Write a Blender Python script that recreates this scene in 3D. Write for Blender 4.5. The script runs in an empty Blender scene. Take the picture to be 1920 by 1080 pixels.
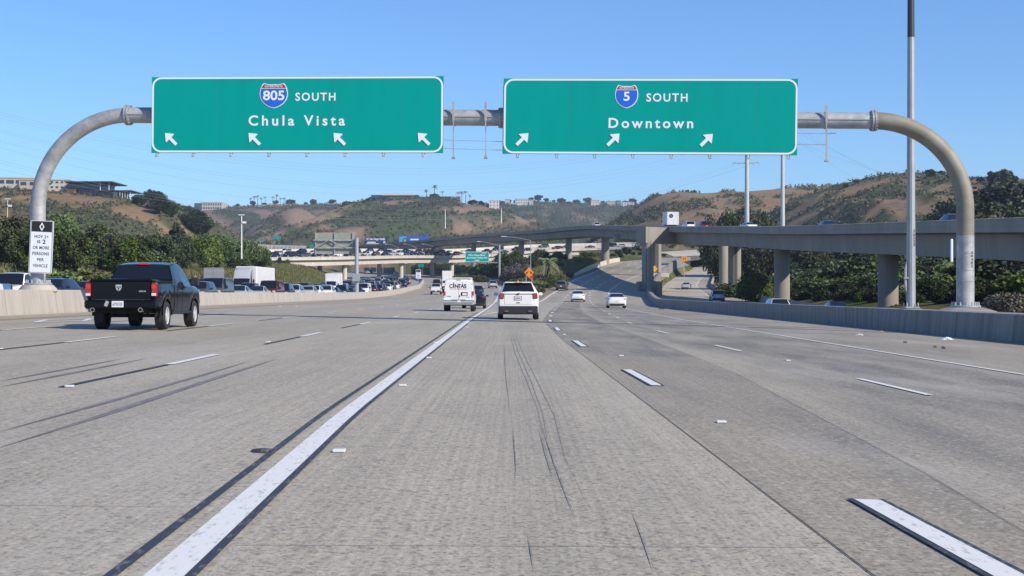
import bpy, bmesh, math, random
import numpy as np
from mathutils import Vector, Matrix
R = math.radians
SC = bpy.context.scene
COL = SC.collection
# ------------------------------------------------------------------ camera
F_PX, HV, EYE = 2650.0, 548.0, 1.32          # focal length in 1920-px pixels, horizon row, eye height
cam = bpy.data.cameras.new("camera")
cam.sensor_width = 36.0
cam.lens = 36.0 * F_PX / 1920.0
cam.shift_y = (HV - 540.0) / 1920.0
cam.clip_start, cam.clip_end = 0.1, 9000
cam_o = bpy.data.objects.new("camera", cam)
COL.objects.link(cam_o)
cam_o.location = (0, 0, EYE)
cam_o.rotation_euler = (R(90), 0, 0)
SC.camera = cam_o
# ------------------------------------------------------------------ light
SUN = Vector((1.2, -0.85, 1.0)).normalized()
w = bpy.data.worlds.new("World")
SC.world = w
w.use_nodes = True
nt = w.node_tree
sky = nt.nodes.new("ShaderNodeTexSky")
sky.sky_type = 'NISHITA'
sky.sun_disc = False
sky.sun_elevation = math.asin(SUN.z)
sky.sun_rotation = math.atan2(SUN.x, SUN.y)
sky.altitude = 30
sky.air_density = 1.0
sky.dust_density = 0.0
sky.ozone_density = 6.0
bg = nt.nodes["Background"]
tint = nt.nodes.new("ShaderNodeMix"); tint.data_type = 'RGBA'; tint.blend_type = 'MULTIPLY'
tint.inputs[0].default_value = 1.0; tint.inputs[7].default_value = (1.03, 1.29, 1.56, 1)
nt.links.new(sky.outputs[0], tint.inputs[6]); nt.links.new(tint.outputs[2], bg.inputs[0])
bg.inputs[1].default_value = 0.098
sun = bpy.data.lights.new("sun", 'SUN')
sun.energy = 5.0
sun.angle = R(0.53)
sun.color = (1.0, 0.905, 0.765)
sun_o = bpy.data.objects.new("sun", sun)
COL.objects.link(sun_o)
sun_o.rotation_euler = (-SUN).to_track_quat('-Z', 'Y').to_euler()
vs = SC.view_settings
vs.view_transform = 'Standard'
vs.look = 'None'
vs.exposure = 0.12
vs.gamma = 1.0
SC.cycles.max_bounces = 6
SC.cycles.diffuse_bounces = 1
SC.cycles.glossy_bounces = 3
SC.cycles.volume_bounces = 0

# ------------------------------------------------------------------ materials
MATS = {}
def mat(name, c, rough=0.7, metal=0.0, c2=None, scale=4.0, obj_color=False, bump=0.0, stretch=None, spec=0.5, detail=6.0, coat=0.0, clip=(0.35, 0.65)):
    if name in MATS: return MATS[name]
    m = bpy.data.materials.new(name); m.use_nodes = True
    n = m.node_tree.nodes; l = m.node_tree.links
    p = n["Principled BSDF"]
    p.inputs["Base Color"].default_value = (*c, 1)
    p.inputs["Roughness"].default_value = rough
    p.inputs["Metallic"].default_value = metal
    p.inputs["Specular IOR Level"].default_value = spec
    if coat: p.inputs["Coat Weight"].default_value = coat; p.inputs["Coat Roughness"].default_value = 0.05
    if obj_color:
        oi = n.new("ShaderNodeObjectInfo"); l.new(oi.outputs["Color"], p.inputs["Base Color"])
    if c2 is not None or bump:
        tc = n.new("ShaderNodeTexCoord")
        src = tc.outputs["Object"]
        if stretch:
            mp = n.new("ShaderNodeMapping"); mp.inputs["Scale"].default_value = stretch
            l.new(src, mp.inputs[0]); src = mp.outputs[0]
        nz = n.new("ShaderNodeTexNoise"); nz.inputs["Scale"].default_value = scale; nz.inputs["Detail"].default_value = detail
        nz.inputs["Roughness"].default_value = 0.65
        l.new(src, nz.inputs["Vector"])
        if c2 is not None:
            mr = n.new("ShaderNodeMapRange"); mr.inputs[1].default_value = clip[0]; mr.inputs[2].default_value = clip[1]
            l.new(nz.outputs["Fac"], mr.inputs[0])
            mx = n.new("ShaderNodeMix"); mx.data_type = 'RGBA'
            mx.inputs[6].default_value = (*c, 1); mx.inputs[7].default_value = (*c2, 1)
            l.new(mr.outputs[0], mx.inputs[0]); l.new(mx.outputs[2], p.inputs["Base Color"])
        if bump:
            b = n.new("ShaderNodeBump"); b.inputs["Strength"].default_value = bump; b.inputs["Distance"].default_value = 0.02
            l.new(nz.outputs["Fac"], b.inputs["Height"]); l.new(b.outputs[0], p.inputs["Normal"])
    MATS[name] = m
    return m

def attr_mat(name, attr, c1, c2, rough=0.8, noise=None, bump=0.0, spec=0.3, c3=None, vary=False):
    """colour mixed by a per-vertex attribute (species / growth variation, and shade painted into leaf tints), plus a fine noise"""
    if name in MATS: return MATS[name]
    m = bpy.data.materials.new(name); m.use_nodes = True
    n = m.node_tree.nodes; l = m.node_tree.links
    p = n["Principled BSDF"]; p.inputs["Roughness"].default_value = rough; p.inputs["Specular IOR Level"].default_value = spec
    a = n.new("ShaderNodeAttribute"); a.attribute_name = attr
    mx = n.new("ShaderNodeMix"); mx.data_type = 'RGBA'
    mx.inputs[6].default_value = (*c1, 1); mx.inputs[7].default_value = (*c2, 1)
    l.new(a.outputs["Fac"], mx.inputs[0])
    out = mx.outputs[2]
    if noise:
        tc = n.new("ShaderNodeTexCoord")
        nz = n.new("ShaderNodeTexNoise"); nz.inputs["Scale"].default_value = noise[0]; nz.inputs["Detail"].default_value = 8
        nz.inputs["Roughness"].default_value = 0.7
        l.new(tc.outputs["Object"], nz.inputs["Vector"])
        mr = n.new("ShaderNodeMapRange"); mr.inputs[1].default_value = .38; mr.inputs[2].default_value = .64
        mr.inputs[4].default_value = noise[1]
        l.new(nz.outputs["Fac"], mr.inputs[0])
        m2 = n.new("ShaderNodeMix"); m2.data_type = 'RGBA'
        l.new(mr.outputs[0], m2.inputs[0]); l.new(out, m2.inputs[6]); m2.inputs[7].default_value = (*c3, 1)
        out = m2.outputs[2]
        if bump:
            b = n.new("ShaderNodeBump"); b.inputs["Strength"].default_value = bump; b.inputs["Distance"].default_value = 1.0
            l.new(nz.outputs["Fac"], b.inputs["Height"]); l.new(b.outputs[0], p.inputs["Normal"])
    if vary:      # every plant its own shade of green
        oi = n.new("ShaderNodeObjectInfo"); hs = n.new("ShaderNodeHueSaturation")
        for k_, (a_, b_) in {"Hue": (.475, .52), "Saturation": (.75, 1.15), "Value": (.62, 1.45)}.items():
            q = n.new("ShaderNodeMapRange"); q.inputs[3].default_value = a_; q.inputs[4].default_value = b_
            if k_ == "Value": l.new(oi.outputs["Random"], q.inputs[0])
            else:
                f_ = n.new("ShaderNodeMath"); f_.operation = 'MULTIPLY'; f_.inputs[1].default_value = 7.31 if k_ == "Hue" else 13.7
                g_ = n.new("ShaderNodeMath"); g_.operation = 'FRACT'; l.new(oi.outputs["Random"], f_.inputs[0]); l.new(f_.outputs[0], g_.inputs[0]); l.new(g_.outputs[0], q.inputs[0])
            l.new(q.outputs[0], hs.inputs[k_])
        l.new(out, hs.inputs["Color"]); out = hs.outputs[0]
    l.new(out, p.inputs["Base Color"])
    MATS[name] = m
    return m

# ------------------------------------------------------------------ mesh helper
class MB:
    def __init__(s): s.v = []; s.f = []; s.m = []
    def add(s, vs_, fs_, mi=0):
        o = len(s.v); s.v.extend(tuple(v) for v in vs_)
        for f in fs_: s.f.append(tuple(i + o for i in f)); s.m.append(mi)
        return s
    def merge(s, other, mi=0, M=None):
        vs_ = other.v if M is None else [tuple(M @ Vector(v)) for v in other.v]
        return s.add(vs_, other.f, mi)
    def box(s, c, d, mi=0, M=None, bev=0.0):
        x, y, z = d[0] / 2, d[1] / 2, d[2] / 2
        if bev > 0:
            b = min(bev, x * .45, y * .45, z * .45)
            vs_ = []; 
            for sx in (-1, 1):
                for sy in (-1, 1):
                    for sz in (-1, 1):
                        vs_ += [(sx * (x - b), sy * (y - b), sz * z), (sx * (x - b), sy * y, sz * (z - b)), (sx * x, sy * (y - b), sz * (z - b))]
            idx = lambda sx, sy, sz, k: ((sx * 4 + sy * 2 + sz) * 3 + k)
            fs_ = []
            fs_ += [[idx(0,0,0,0), idx(0,1,0,0), idx(1,1,0,0), idx(1,0,0,0)], [idx(0,0,1,0), idx(1,0,1,0), idx(1,1,1,0), idx(0,1,1,0)]]
            fs_ += [[idx(0,0,0,1), idx(1,0,0,1), idx(1,0,1,1), idx(0,0,1,1)], [idx(0,1,0,1), idx(0,1,1,1), idx(1,1,1,1), idx(1,1,0,1)]]
            fs_ += [[idx(0,0,0,2), idx(0,0,1,2), idx(0,1,1,2), idx(0,1,0,2)], [idx(1,0,0,2), idx(1,1,0,2), idx(1,1,1,2), idx(1,0,1,2)]]
            for a in (0, 1):
                for b_ in (0, 1):
                    fs_.append([idx(0,a,b_,0), idx(1,a,b_,0), idx(1,a,b_,1), idx(0,a,b_,1)])
                    fs_.append([idx(a,0,b_,0), idx(a,1,b_,0), idx(a,1,b_,2), idx(a,0,b_,2)])
                    fs_.append([idx(a,b_,0,1), idx(a,b_,1,1), idx(a,b_,1,2), idx(a,b_,0,2)])
                    for c_ in (0, 1): fs_.append([idx(a,b_,c_,0), idx(a,b_,c_,1), idx(a,b_,c_,2)])
        else:
            vs_ = [(sx * x, sy * y, sz * z) for sx in (-1, 1) for sy in (-1, 1) for sz in (-1, 1)]
            fs_ = [(0,1,3,2), (4,6,7,5), (0,4,5,1), (2,3,7,6), (0,2,6,4), (1,5,7,3)]
        if M is not None: vs_ = [tuple(M @ Vector(v)) for v in vs_]
        return s.add([(v[0] + c[0], v[1] + c[1], v[2] + c[2]) for v in vs_], fs_, mi)
    def tube(s, path, r, n=10, mi=0, cap=True):
        """path: list of points; r: radius or list"""
        P = [Vector(p) for p in path]
        rr = r if isinstance(r, (list, tuple)) else [r] * len(P)
        rings = []
        up = None
        for i, p in enumerate(P):
            t = (P[min(i + 1, len(P) - 1)] - P[max(i - 1, 0)]).normalized()
            if up is None:
                a = Vector((0, 0, 1)) if abs(t.z) < .9 else Vector((1, 0, 0))
                up = (a - t * a.dot(t)).normalized()
            else:
                up = (up - t * up.dot(t)).normalized()
            sd = t.cross(up)
            rings.append([p + (up * math.cos(2 * math.pi * k / n) + sd * math.sin(2 * math.pi * k / n)) * rr[i] for k in range(n)])
        vs_ = [v for rg in rings for v in rg]; fs_ = []
        for i in range(len(P) - 1):
            for k in range(n):
                a = i * n + k; b = i * n + (k + 1) % n
                fs_.append((a, a + n, b + n, b))
        if cap:
            fs_.append(tuple(range(n))); fs_.append(tuple(reversed([(len(P) - 1) * n + k for k in range(n)])))
        return s.add(vs_, fs_, mi)
    def cyl(s, p0, p1, r0, r1=None, n=12, mi=0): return s.tube([p0, p1], [r0, r0 if r1 is None else r1], n, mi)
    def prism(s, poly, y0, y1, mi=0):
        """poly in XZ, counter-clockwise seen from -Y; front face at y0, back at y1"""
        n = len(poly)
        vs_ = [(p[0], y0, p[1]) for p in poly] + [(p[0], y1, p[1]) for p in poly]
        fs_ = [tuple(range(n)), tuple(reversed(range(n, 2 * n)))]
        for i in range(n):
            j = (i + 1) % n; fs_.append((i, i + n, j + n, j))
        return s.add(vs_, fs_, mi)
    def lathe(s, prof, axis='x', c=(0, 0, 0), n=20, mi=0, a0=0, a1=2 * math.pi):
        """prof: list of (axial, radius)"""
        vs_ = []; fs_ = []; full = abs(a1 - a0 - 2 * math.pi) < 1e-6
        m_ = n if full else n + 1
        for (a, r) in prof:
            for k in range(m_):
                t = a0 + (a1 - a0) * k / n
                q = (a, r * math.cos(t), r * math.sin(t)) if axis == 'x' else (r * math.cos(t), r * math.sin(t), a)
                vs_.append((q[0] + c[0], q[1] + c[1], q[2] + c[2]))
        for i in range(len(prof) - 1):
            for k in range(n):
                k2 = (k + 1) % m_
                fs_.append((i * m_ + k, i * m_ + k2, (i + 1) * m_ + k2, (i + 1) * m_ + k))
        return s.add(vs_, fs_, mi)
    def mesh(s, name, mats, smooth=None):
        me = bpy.data.meshes.new(name)
        me.from_pydata(s.v, [], s.f)
        bm = bmesh.new(); bm.from_mesh(me); bmesh.ops.recalc_face_normals(bm, faces=bm.faces[:]); bm.to_mesh(me); bm.free()
        for m_ in (mats if isinstance(mats, (list, tuple)) else [mats]): me.materials.append(m_)
        if any(s.m): me.polygons.foreach_set("material_index", s.m)
        if smooth is not None:
            me.polygons.foreach_set("use_smooth", [True] * len(s.f))
            me.set_sharp_from_angle(angle=R(smooth))
        me.validate(); me.update()
        return me
    def build(s, name, mats, parent=None, smooth=None, loc=None, rot=None):
        return link(name, s.mesh(name, mats, smooth), parent, loc, rot)

def link(name, me, parent=None, loc=None, rot=None):
    o = bpy.data.objects.new(name, me); COL.objects.link(o)
    if parent is not None: o.parent = parent
    if loc is not None: o.location = loc
    if rot is not None: o.rotation_euler = rot
    return o
def tag(o, label=None, cat=None, group=None, kind=None):
    if label: o["label"] = label
    if cat: o["category"] = cat
    if group: o["group"] = group
    if kind: o["kind"] = kind
    return o
def empty(name, loc, rot=(0, 0, 0)):
    o = bpy.data.objects.new(name, None); COL.objects.link(o)
    o.location = loc; o.rotation_euler = rot; o.empty_display_size = .3
    return o
def np_mesh(name, V, Fq, mats, attrs=None, smooth=False):
    """numpy vertices (n,3) and quads/tris (m,k)"""
    me = bpy.data.meshes.new(name)
    k = Fq.shape[1]
    me.vertices.add(len(V)); me.vertices.foreach_set("co", np.ascontiguousarray(V, dtype=np.float32).ravel())
    me.loops.add(Fq.size); me.loops.foreach_set("vertex_index", np.ascontiguousarray(Fq, dtype=np.int32).ravel())
    me.polygons.add(len(Fq)); me.polygons.foreach_set("loop_start", np.arange(0, Fq.size, k, dtype=np.int32))
    me.update(calc_edges=True)
    if smooth: me.polygons.foreach_set("use_smooth", [True] * len(Fq))
    for m_ in (mats if isinstance(mats, (list, tuple)) else [mats]): me.materials.append(m_)
    for nm, arr in (attrs or {}).items():
        a = me.attributes.new(nm, 'FLOAT', 'POINT'); a.data.foreach_set("value", np.ascontiguousarray(arr, dtype=np.float32))
    return me

_txt = {}
def text(s, parent, mtl, cx, z0, width, cap, y=0.0, bold=0.0, name="lettering", th=0.006, M=None, zoff=False, spacing=1.0):
    """flat lettering facing -Y, centred at cx, baseline z0, fitted to width x capital height (local to parent)"""
    key = (s, bold, spacing)
    if key not in _txt:
        cu = bpy.data.curves.new("t", 'FONT'); cu.body = s; cu.size = 1.0; cu.offset = bold; cu.space_character = spacing
        cu.resolution_u = 4
        o = bpy.data.objects.new("t", cu); COL.objects.link(o)
        dg = bpy.context.evaluated_depsgraph_get()
        me = bpy.data.meshes.new_from_object(o.evaluated_get(dg))
        bpy.data.objects.remove(o); bpy.data.curves.remove(cu)
        V = np.array([v.co for v in me.vertices]); Fs = [tuple(p.vertices) for p in me.polygons]
        bpy.data.meshes.remove(me)
        _txt[key] = (V, Fs)
    V, Fs = _txt[key]
    x0, x1 = V[:, 0].min(), V[:, 0].max()
    H = 0.729 + 2 * bold
    sx = width / (x1 - x0); sz = cap / H
    vs_ = [((v[0] - (x0 + x1) / 2) * sx + cx, y, v[1] * sz + z0) for v in V]
    mb = MB(); mb.add(vs_, Fs)
    if M is not None: mb.v = [tuple(M @ Vector(v)) for v in mb.v]
    return mb.build(name, mtl, parent)

# ------------------------------------------------------------------ noise
def _hash(ix, iy, seed):
    h = (ix.astype(np.int64) * 374761393 + iy.astype(np.int64) * 668265263 + seed * 974634777) & 0x7fffffff
    h = ((h ^ (h >> 13)) * 1274126177) & 0x7fffffff
    return ((h ^ (h >> 16)) & 0xffff) / 65535.0
def vnoise(x, y, seed=0):
    ix = np.floor(x); iy = np.floor(y); fx = x - ix; fy = y - iy
    fx = fx * fx * (3 - 2 * fx); fy = fy * fy * (3 - 2 * fy)
    a = _hash(ix, iy, seed); b = _hash(ix + 1, iy, seed); c = _hash(ix, iy + 1, seed); d = _hash(ix + 1, iy + 1, seed)
    return (a * (1 - fx) + b * fx) * (1 - fy) + (c * (1 - fx) + d * fx) * fy
def fbm(x, y, seed=0, oct_=4, gain=.5):
    s = 0; a = 1; t = 0
    for k in range(oct_):
        s = s + a * vnoise(x * 2 ** k, y * 2 ** k, seed + k * 17); t += a; a *= gain
    return s / t
def sstep(a, b, x):
    t = np.clip((np.asarray(x, dtype=float) - a) / (b - a), 0, 1); return t * t * (3 - 2 * t)

# ------------------------------------------------------------------ road geometry of the place (metres)
def at(u, v, d):
    """world point that a photo pixel (1920 wide) shows at distance d"""
    return Vector(((u - 960) * d / F_PX, d, EYE + (HV - v) * d / F_PX))
def zL(y): y = np.asarray(y, float); return np.where(y < 150, 0, np.where(y < 255, 9.5e-5 * (y - 150) ** 2, 1.05 + .02 * (y - 255)))
def zR(y): y = np.asarray(y, float); return np.where(y < 150, 0, np.where(y < 400, 1.54e-4 * (y - 150) ** 2, 9.62 + .045 * (y - 400)))
def xl(y):   # right edge line of the through freeway
    return np.interp(y, [0, 15, 65, 113, 315, 420, 525, 620, 700], [-1.43, -1.75, -1.95, -1.9, -2.5, -8, -18, -32, -48])
def xr(y):   # left edge line of the branch that curves right
    return np.interp(y, [0, 15, 65, 80, 94, 140, 184, 225, 288, 317, 373, 415, 470, 560], [-1.4, -1.65, -1.85, -1.7, -.8, 1.3, 3.7, 6.0, 10.9, 14.4, 24, 34, 52, 90])
def x_a(y):  # dashed line 1 of the branch
    return np.interp(y, [-20, 0, 9, 21, 35, 51, 67, 90, 137, 200, 237, 290, 340, 415], [3.0, 2.55, 2.34, 2.1, 1.8, 1.66, 1.8, 2.5, 4.4, 7.3, 9.6, 14.6, 21.5, 38])
def x_b(y):
    return np.interp(y, [-20, 0, 20, 38, 54, 67, 94, 137, 200, 245, 290, 340, 415], [6.6, 6.25, 5.85, 5.5, 5.4, 5.5, 6.5, 8.3, 11.0, 13.5, 18.3, 25.6, 43])
def x_e(y):  # right edge line of the branch
    return np.interp(y, [-20, 0, 26, 78, 130, 200, 240, 252, 297, 340, 400, 470], [9.9, 9.7, 9.45, 9.4, 10.6, 14.2, 16.4, 17.4, 22.6, 30.8, 45, 68])
def x_w(y):  # wall between the branch and the exit ramp
    return np.interp(y, [-20, 47, 134, 162, 235, 300, 345, 393, 440], [17.6, 17.0, 16.2, 16.6, 22.3, 30.2, 36.2, 44.5, 55])
def x_m(y):  # face of the median wall
    return np.interp(y, [-20, 66, 69, 312, 420, 525, 620, 700], [-19.30, -19.30, -20.2, -20.2, -26, -36.5, -50, -66])
def zE(y): return np.interp(y, [-20, 130, 200, 250, 300, 340, 380, 420, 460], [-1.1, -.95, -.1, .7, 1.9, 3.3, 5.2, 7.4, 9.8])
def x_e2(y): # right edge line of the ramp
    return np.interp(y, [60, 126, 200, 225, 330, 367, 428, 460], [27, 27.3, 30.5, 32, 43, 48.8, 60.5, 68])
def x_w2(y): # outer wall of the ramp
    return np.interp(y, [60, 126, 212, 252, 320, 388, 440], [29.5, 30, 36.2, 38.3, 44.8, 55.2, 66])
def zc(x, y):
    """surface of the carriageways"""
    x = np.asarray(x, float); y = np.asarray(y, float)
    cr = -.022 * np.clip(x, -21, 17.5) * (1 - sstep(150, 270, y))
    w_ = sstep(0, 1, (x - (xl(y) + .6)) / np.maximum((xr(y) - .6) - (xl(y) + .6), .8))
    return cr + zL(y) * (1 - w_) + zR(y) * w_
def ramp_w(x, y):
    return sstep(0, 1, (x - (x_w(y) + .25)) / .5)
def zroad(x, y): return float(zc(x, y))
# ================================================================== ground and roads
def ground_z(x, y):
    x = np.asarray(x, float); y = np.minimum(np.asarray(y, float), 660.0)
    xm = x_m(y); left = xm - 26.0
    z = zc(x, y)
    zlr = zc(np.maximum(xm - 3, -21) + 0 * x, y)
    # gore mound between the two carriageways
    a, b = xl(y) + 3.2, xr(y) - 2.0
    gap = np.maximum(b - a, .01); t = np.clip((x - a) / gap, 0, 1)
    z = z - .35 + sstep(150, 230, y) * (4 * t * (1 - t)) * np.minimum(gap * .10, 2.6) * (gap > 1)
    z = z + .33 * ((t > 0) & (t < 1) & (gap > 3))
    # exit ramp trench and the slope beyond it
    wr = sstep(0, 1.2, x - (x_w(y) + .1))
    ze = zE(y) - .35 + sstep(.6, 14, x - x_w2(y)) * 1.6 + np.clip(x - x_w2(y) - 25, 0, 200) * .05
    far = sstep(440, 520, y)
    z = z * (1 - wr * (1 - far)) + ze * wr * (1 - far)
    # bank on the far side of the oncoming carriageway
    d = left - x
    bank = .2 + np.clip(d, 0, 12) * .30 + np.clip(d - 12, 0, 300) * .045
    z = np.where(d > 0, zlr - .35 + np.minimum(d, 1) * .3 + bank * sstep(0, 6, d), z)
    # fill carrying the connector on the left side of the overpass
    fl = sstep(0, 22, (-57.5 - .16 * np.maximum(y - 455, 0)) - x) * sstep(392, 480, y)
    z = np.maximum(z, z * (1 - fl) + np.maximum(z, 11.5 + (y - 480) * .01) * fl)
    return z
def axis(segs):
    out = []
    for a, b, s in segs: out += list(np.arange(a, b, s))
    return np.array(out + [segs[-1][1]])
gx = axis([(-1500, -400, 60), (-400, -140, 15), (-140, -70, 4), (-70, 70, 1.6), (70, 140, 5), (140, 400, 15), (400, 1500, 60)])
gy = axis([(-60, 120, 6), (120, 560, 4), (560, 700, 8), (700, 1600, 50), (1600, 2900, 130)])
GX, GY = np.meshgrid(gx, gy)
GZ = ground_z(GX, GY) + np.where((GX < -47) | (GX > 42), (fbm(GX / 5, GY / 5, 3) - .5) * .7, 0)
def grid_faces(ny, nx):
    i = np.arange(ny - 1)[:, None] * nx + np.arange(nx - 1)[None, :]
    return np.stack([i, i + 1, i + nx + 1, i + nx], -1).reshape(-1, 4)
m_ground = attr_mat("ground_mat", "dry", (.075, .10, .03), (.26, .19, .10), .95, (.35, .55), 0, .1, (.055, .075, .025))
dry = np.clip((fbm(GX / 16, GY / 16, 8) - .42) * 4, 0, 1)
me = np_mesh("ground", np.stack([GX, GY, GZ], -1).reshape(-1, 3), grid_faces(*GX.shape), m_ground, {"dry": dry.ravel()}, True)
tag(link("ground", me), kind="structure")

def concrete_road(name, base, dark, warm):
    """worn Portland concrete: aggregate speckle, lengthwise grooving, rubber darkening by lane (attribute 'rub'), warmer old slabs ('brown')"""
    m = bpy.data.materials.new(name); m.use_nodes = True
    n = m.node_tree.nodes; l = m.node_tree.links
    p = n["Principled BSDF"]; p.inputs["Roughness"].default_value = .82; p.inputs["Specular IOR Level"].default_value = .35
    tc = n.new("ShaderNodeTexCoord")
    def noise(scale, stretch, detail=4, rough=.6):
        mp = n.new("ShaderNodeMapping"); mp.inputs["Scale"].default_value = stretch
        l.new(tc.outputs["Object"], mp.inputs[0])
        z = n.new("ShaderNodeTexNoise"); z.inputs["Scale"].default_value = scale; z.inputs["Detail"].default_value = detail
        z.inputs["Roughness"].default_value = rough
        l.new(mp.outputs[0], z.inputs["Vector"]); return z.outputs["Fac"]
    def mrange(src, a, b, c, d):
        q = n.new("ShaderNodeMapRange"); q.inputs[1].default_value = a; q.inputs[2].default_value = b; q.inputs[3].default_value = c; q.inputs[4].default_value = d
        l.new(src, q.inputs[0]); return q.outputs[0]
    def mix(fac, A, B, mode='MIX'):
        q = n.new("ShaderNodeMix"); q.data_type = 'RGBA'; q.blend_type = mode
        for s_, v in ((0, fac), (6, A), (7, B)):
            if hasattr(v, "links"): l.new(v, q.inputs[s_])
            else: q.inputs[s_].default_value = v if s_ == 0 else (*v, 1)
        return q.outputs[2]
    def attr(nm):
        a = n.new("ShaderNodeAttribute"); a.attribute_name = nm; return a.outputs["Fac"]
    col = mix(mrange(noise(.16, (1, .35, 1), 5), .35, .65, 0, 1), base, tuple(c * .86 for c in base))
    col = mix(attr("brown"), col, warm)
    blot = noise(.55, (1.0, .22, 1), 5, .65)
    ru = n.new("ShaderNodeMath"); ru.operation = 'MULTIPLY'; l.new(attr("rub"), ru.inputs[0]); l.new(mrange(blot, .3, .65, .25, 1.25), ru.inputs[1])
    cl = n.new("ShaderNodeMath"); cl.operation = 'MINIMUM'; cl.inputs[1].default_value = 1; l.new(ru.outputs[0], cl.inputs[0])
    col = mix(cl.outputs[0], col, dark)
    # aggregate: dark and light stones, a few warm ones
    agg = noise(34, (1, .8, 1), 3, .75)
    col = mix(mrange(agg, .48, .36, 0, .72), col, (.095, .09, .082))
    col = mix(mrange(noise(21, (1, .8, 1), 3, .7), .54, .66, 0, .55), col, (.60, .56, .47))
    col = mix(mrange(noise(15, (1, .8, 1), 3, .8), .54, .64, 0, .58), col, (.13, .125, .117))
    col = mix(mrange(noise(12, (1, .8, 1), 2, .6), .58, .68, 0, .42), col, (.52, .45, .35))
    gro = noise(30, (1, .004, 1), 2, .5)
    col = mix(mrange(gro, .4, .62, 0, .18), col, (.11, .105, .10))
    col = mix(mrange(noise(.9, (1, .5, 1), 7, .75), .55, .74, 0, .42), col, (.19, .175, .155))
    col = mix(mrange(noise(.35, (1, .18, 1), 6, .7), .52, .68, 0, .30), col, (.50, .47, .42))
    l.new(col, p.inputs["Base Color"])
    b = n.new("ShaderNodeBump"); b.inputs["Strength"].default_value = .35; b.inputs["Distance"].default_value = .006
    l.new(agg, b.inputs["Height"]); l.new(b.outputs[0], p.inputs["Normal"])
    return m
m_road_pale = concrete_road("road_concrete_pale", (.66, .60, .50), (.25, .235, .205), (.52, .46, .36))
m_road = concrete_road("road_concrete", (.51, .455, .355), (.172, .16, .136), (.37, .315, .23))

def seam1(y): return np.interp(y, [-20, 0, 6.8, 38.7, 67, 100, 137, 200, 290, 415], [1.9, 1.8, 1.73, 1.45, 1.45, 2.6, 4.2, 7.1, 14.4, 37.8])
def seam2(y): return np.interp(y, [-20, 0, 8, 11, 25, 40, 67, 100, 137, 200, 290, 415], [2.2, 2.5, 2.95, 3.18, 3.9, 4.1, 4.2, 5.0, 6.6, 9.5, 17, 41])

def road_sheet(name, lines, ys, nsub, zf, rubf, brownf, m):
    """grid whose columns follow the given lines (functions of y)"""
    cols = []
    for i in range(len(lines) - 1):
        k = nsub[i]
        for j in range(k):
            cols.append((i, (j + (.0008 if j == 0 and i else 0)) / k))
        cols.append((i, .9992 if i < len(lines) - 2 else 1.0))
    Ls = np.stack([np.asarray(f(ys), float) + 0 * ys for f in lines], 0)
    X = np.stack([Ls[i] * (1 - t) + Ls[i + 1] * t for i, t in cols], 1)
    Y = np.repeat(ys[:, None], X.shape[1], 1)
    Z = zf(X, Y)
    seg = np.array([i for i, t in cols])[None, :] + np.zeros(X.shape, int); tt = np.array([t for i, t in cols])[None, :] + 0 * X
    me = np_mesh(name, np.stack([X, Y, Z], -1).reshape(-1, 3), grid_faces(*X.shape), m,
                 {"rub": rubf(seg, tt, X, Y).ravel(), "brown": brownf(seg, tt, X, Y).ravel()}, True)
    return tag(link(name, me), kind="structure")

def bell(t, c, w_): return np.exp(-((t - c) / w_) ** 2)
ys_near = axis([(-25, 40, 1.0), (40, 176, 2.0)])
near_lines = [lambda y: x_m(y) - .15, lambda y: -17.4 + 0 * y, lambda y: -13.65 + 0 * y, lambda y: -9.8 + 0 * y, lambda y: -5.65 + 0 * y, xl, seam1, seam2, x_b, x_e, lambda y: x_w(y) + .12]
def rub_near(seg, t, X, Y):
    base = np.array([.04, .05, .07, .10, .14, .15, .36, .56, .66, .40, .34])[seg]
    r = base + .0 * X
    lane = (seg >= 1) & (seg <= 4)
    r = r + lane * .18 * bell(t, .5, .22)
    r = r + (seg == 5) * (.20 * bell(t, .62, .18) + .10 * bell(t, .2, .12)) + (seg == 7) * .25 * bell(t, .8, .3) + (seg == 8) * .25 * (bell(t, .3, .18) + bell(t, .72, .18))
    r = r + ((seg == 6) & (Y > 30)) * .40 + (seg == 6) * .30 * bell(t, .95, .25) * (.5 + fbm(X * 0, Y / 3.5, 5))
    r = r + (seg == 9) * .1 * bell(t, .2, .3)
    r = r + (seg >= 6) * sstep(40, 75, Y) * .08
    r = r + (seg >= 6) * (seg <= 9) * .55 * (fbm(X / 1.1, Y / 5.0, 31, 4) - .5)
    r = r - (seg == 5) * .12 * bell(t, 1.0, .10) - (seg == 7) * .25 * bell(t, .12, .16)
    return np.clip(r, 0, 1)
def brown_near(seg, t, X, Y):
    return np.clip((seg == 6) * np.where(Y > 30, .3, .65) + (seg == 7) * .25 + (seg == 0) * .35 + (seg <= 3) * .30 + (seg >= 9) * .45, 0, 1)
freeway = road_sheet("freeway", near_lines, ys_near, [4, 5, 5, 5, 5, 12, 6, 8, 10, 10], zc, rub_near, brown_near, m_road)
ys_l = axis([(176, 330, 4), (330, 720, 8)])
def mid_l(k): return lambda y: x_m(y) + 2.9 + (xl(y) - (x_m(y) + 2.9)) * k
thru = road_sheet("freeway_through_lanes", [lambda y: x_m(y) - .15, mid_l(0), mid_l(.25), mid_l(.5), mid_l(.75), mid_l(1), lambda y: xl(y) + 2.6], ys_l, [2, 5, 5, 5, 5, 3],
                  lambda X, Y: zc(np.minimum(X, xl(Y)), Y),
                  lambda s, t, X, Y: np.clip(.12 + ((s >= 1) & (s <= 4)) * .22 * bell(t, .5, .25), 0, 1), lambda s, t, X, Y: .3 + .2 * (s == 0), m_road)
ys_r = axis([(176, 330, 3), (330, 540, 5)])
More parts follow.
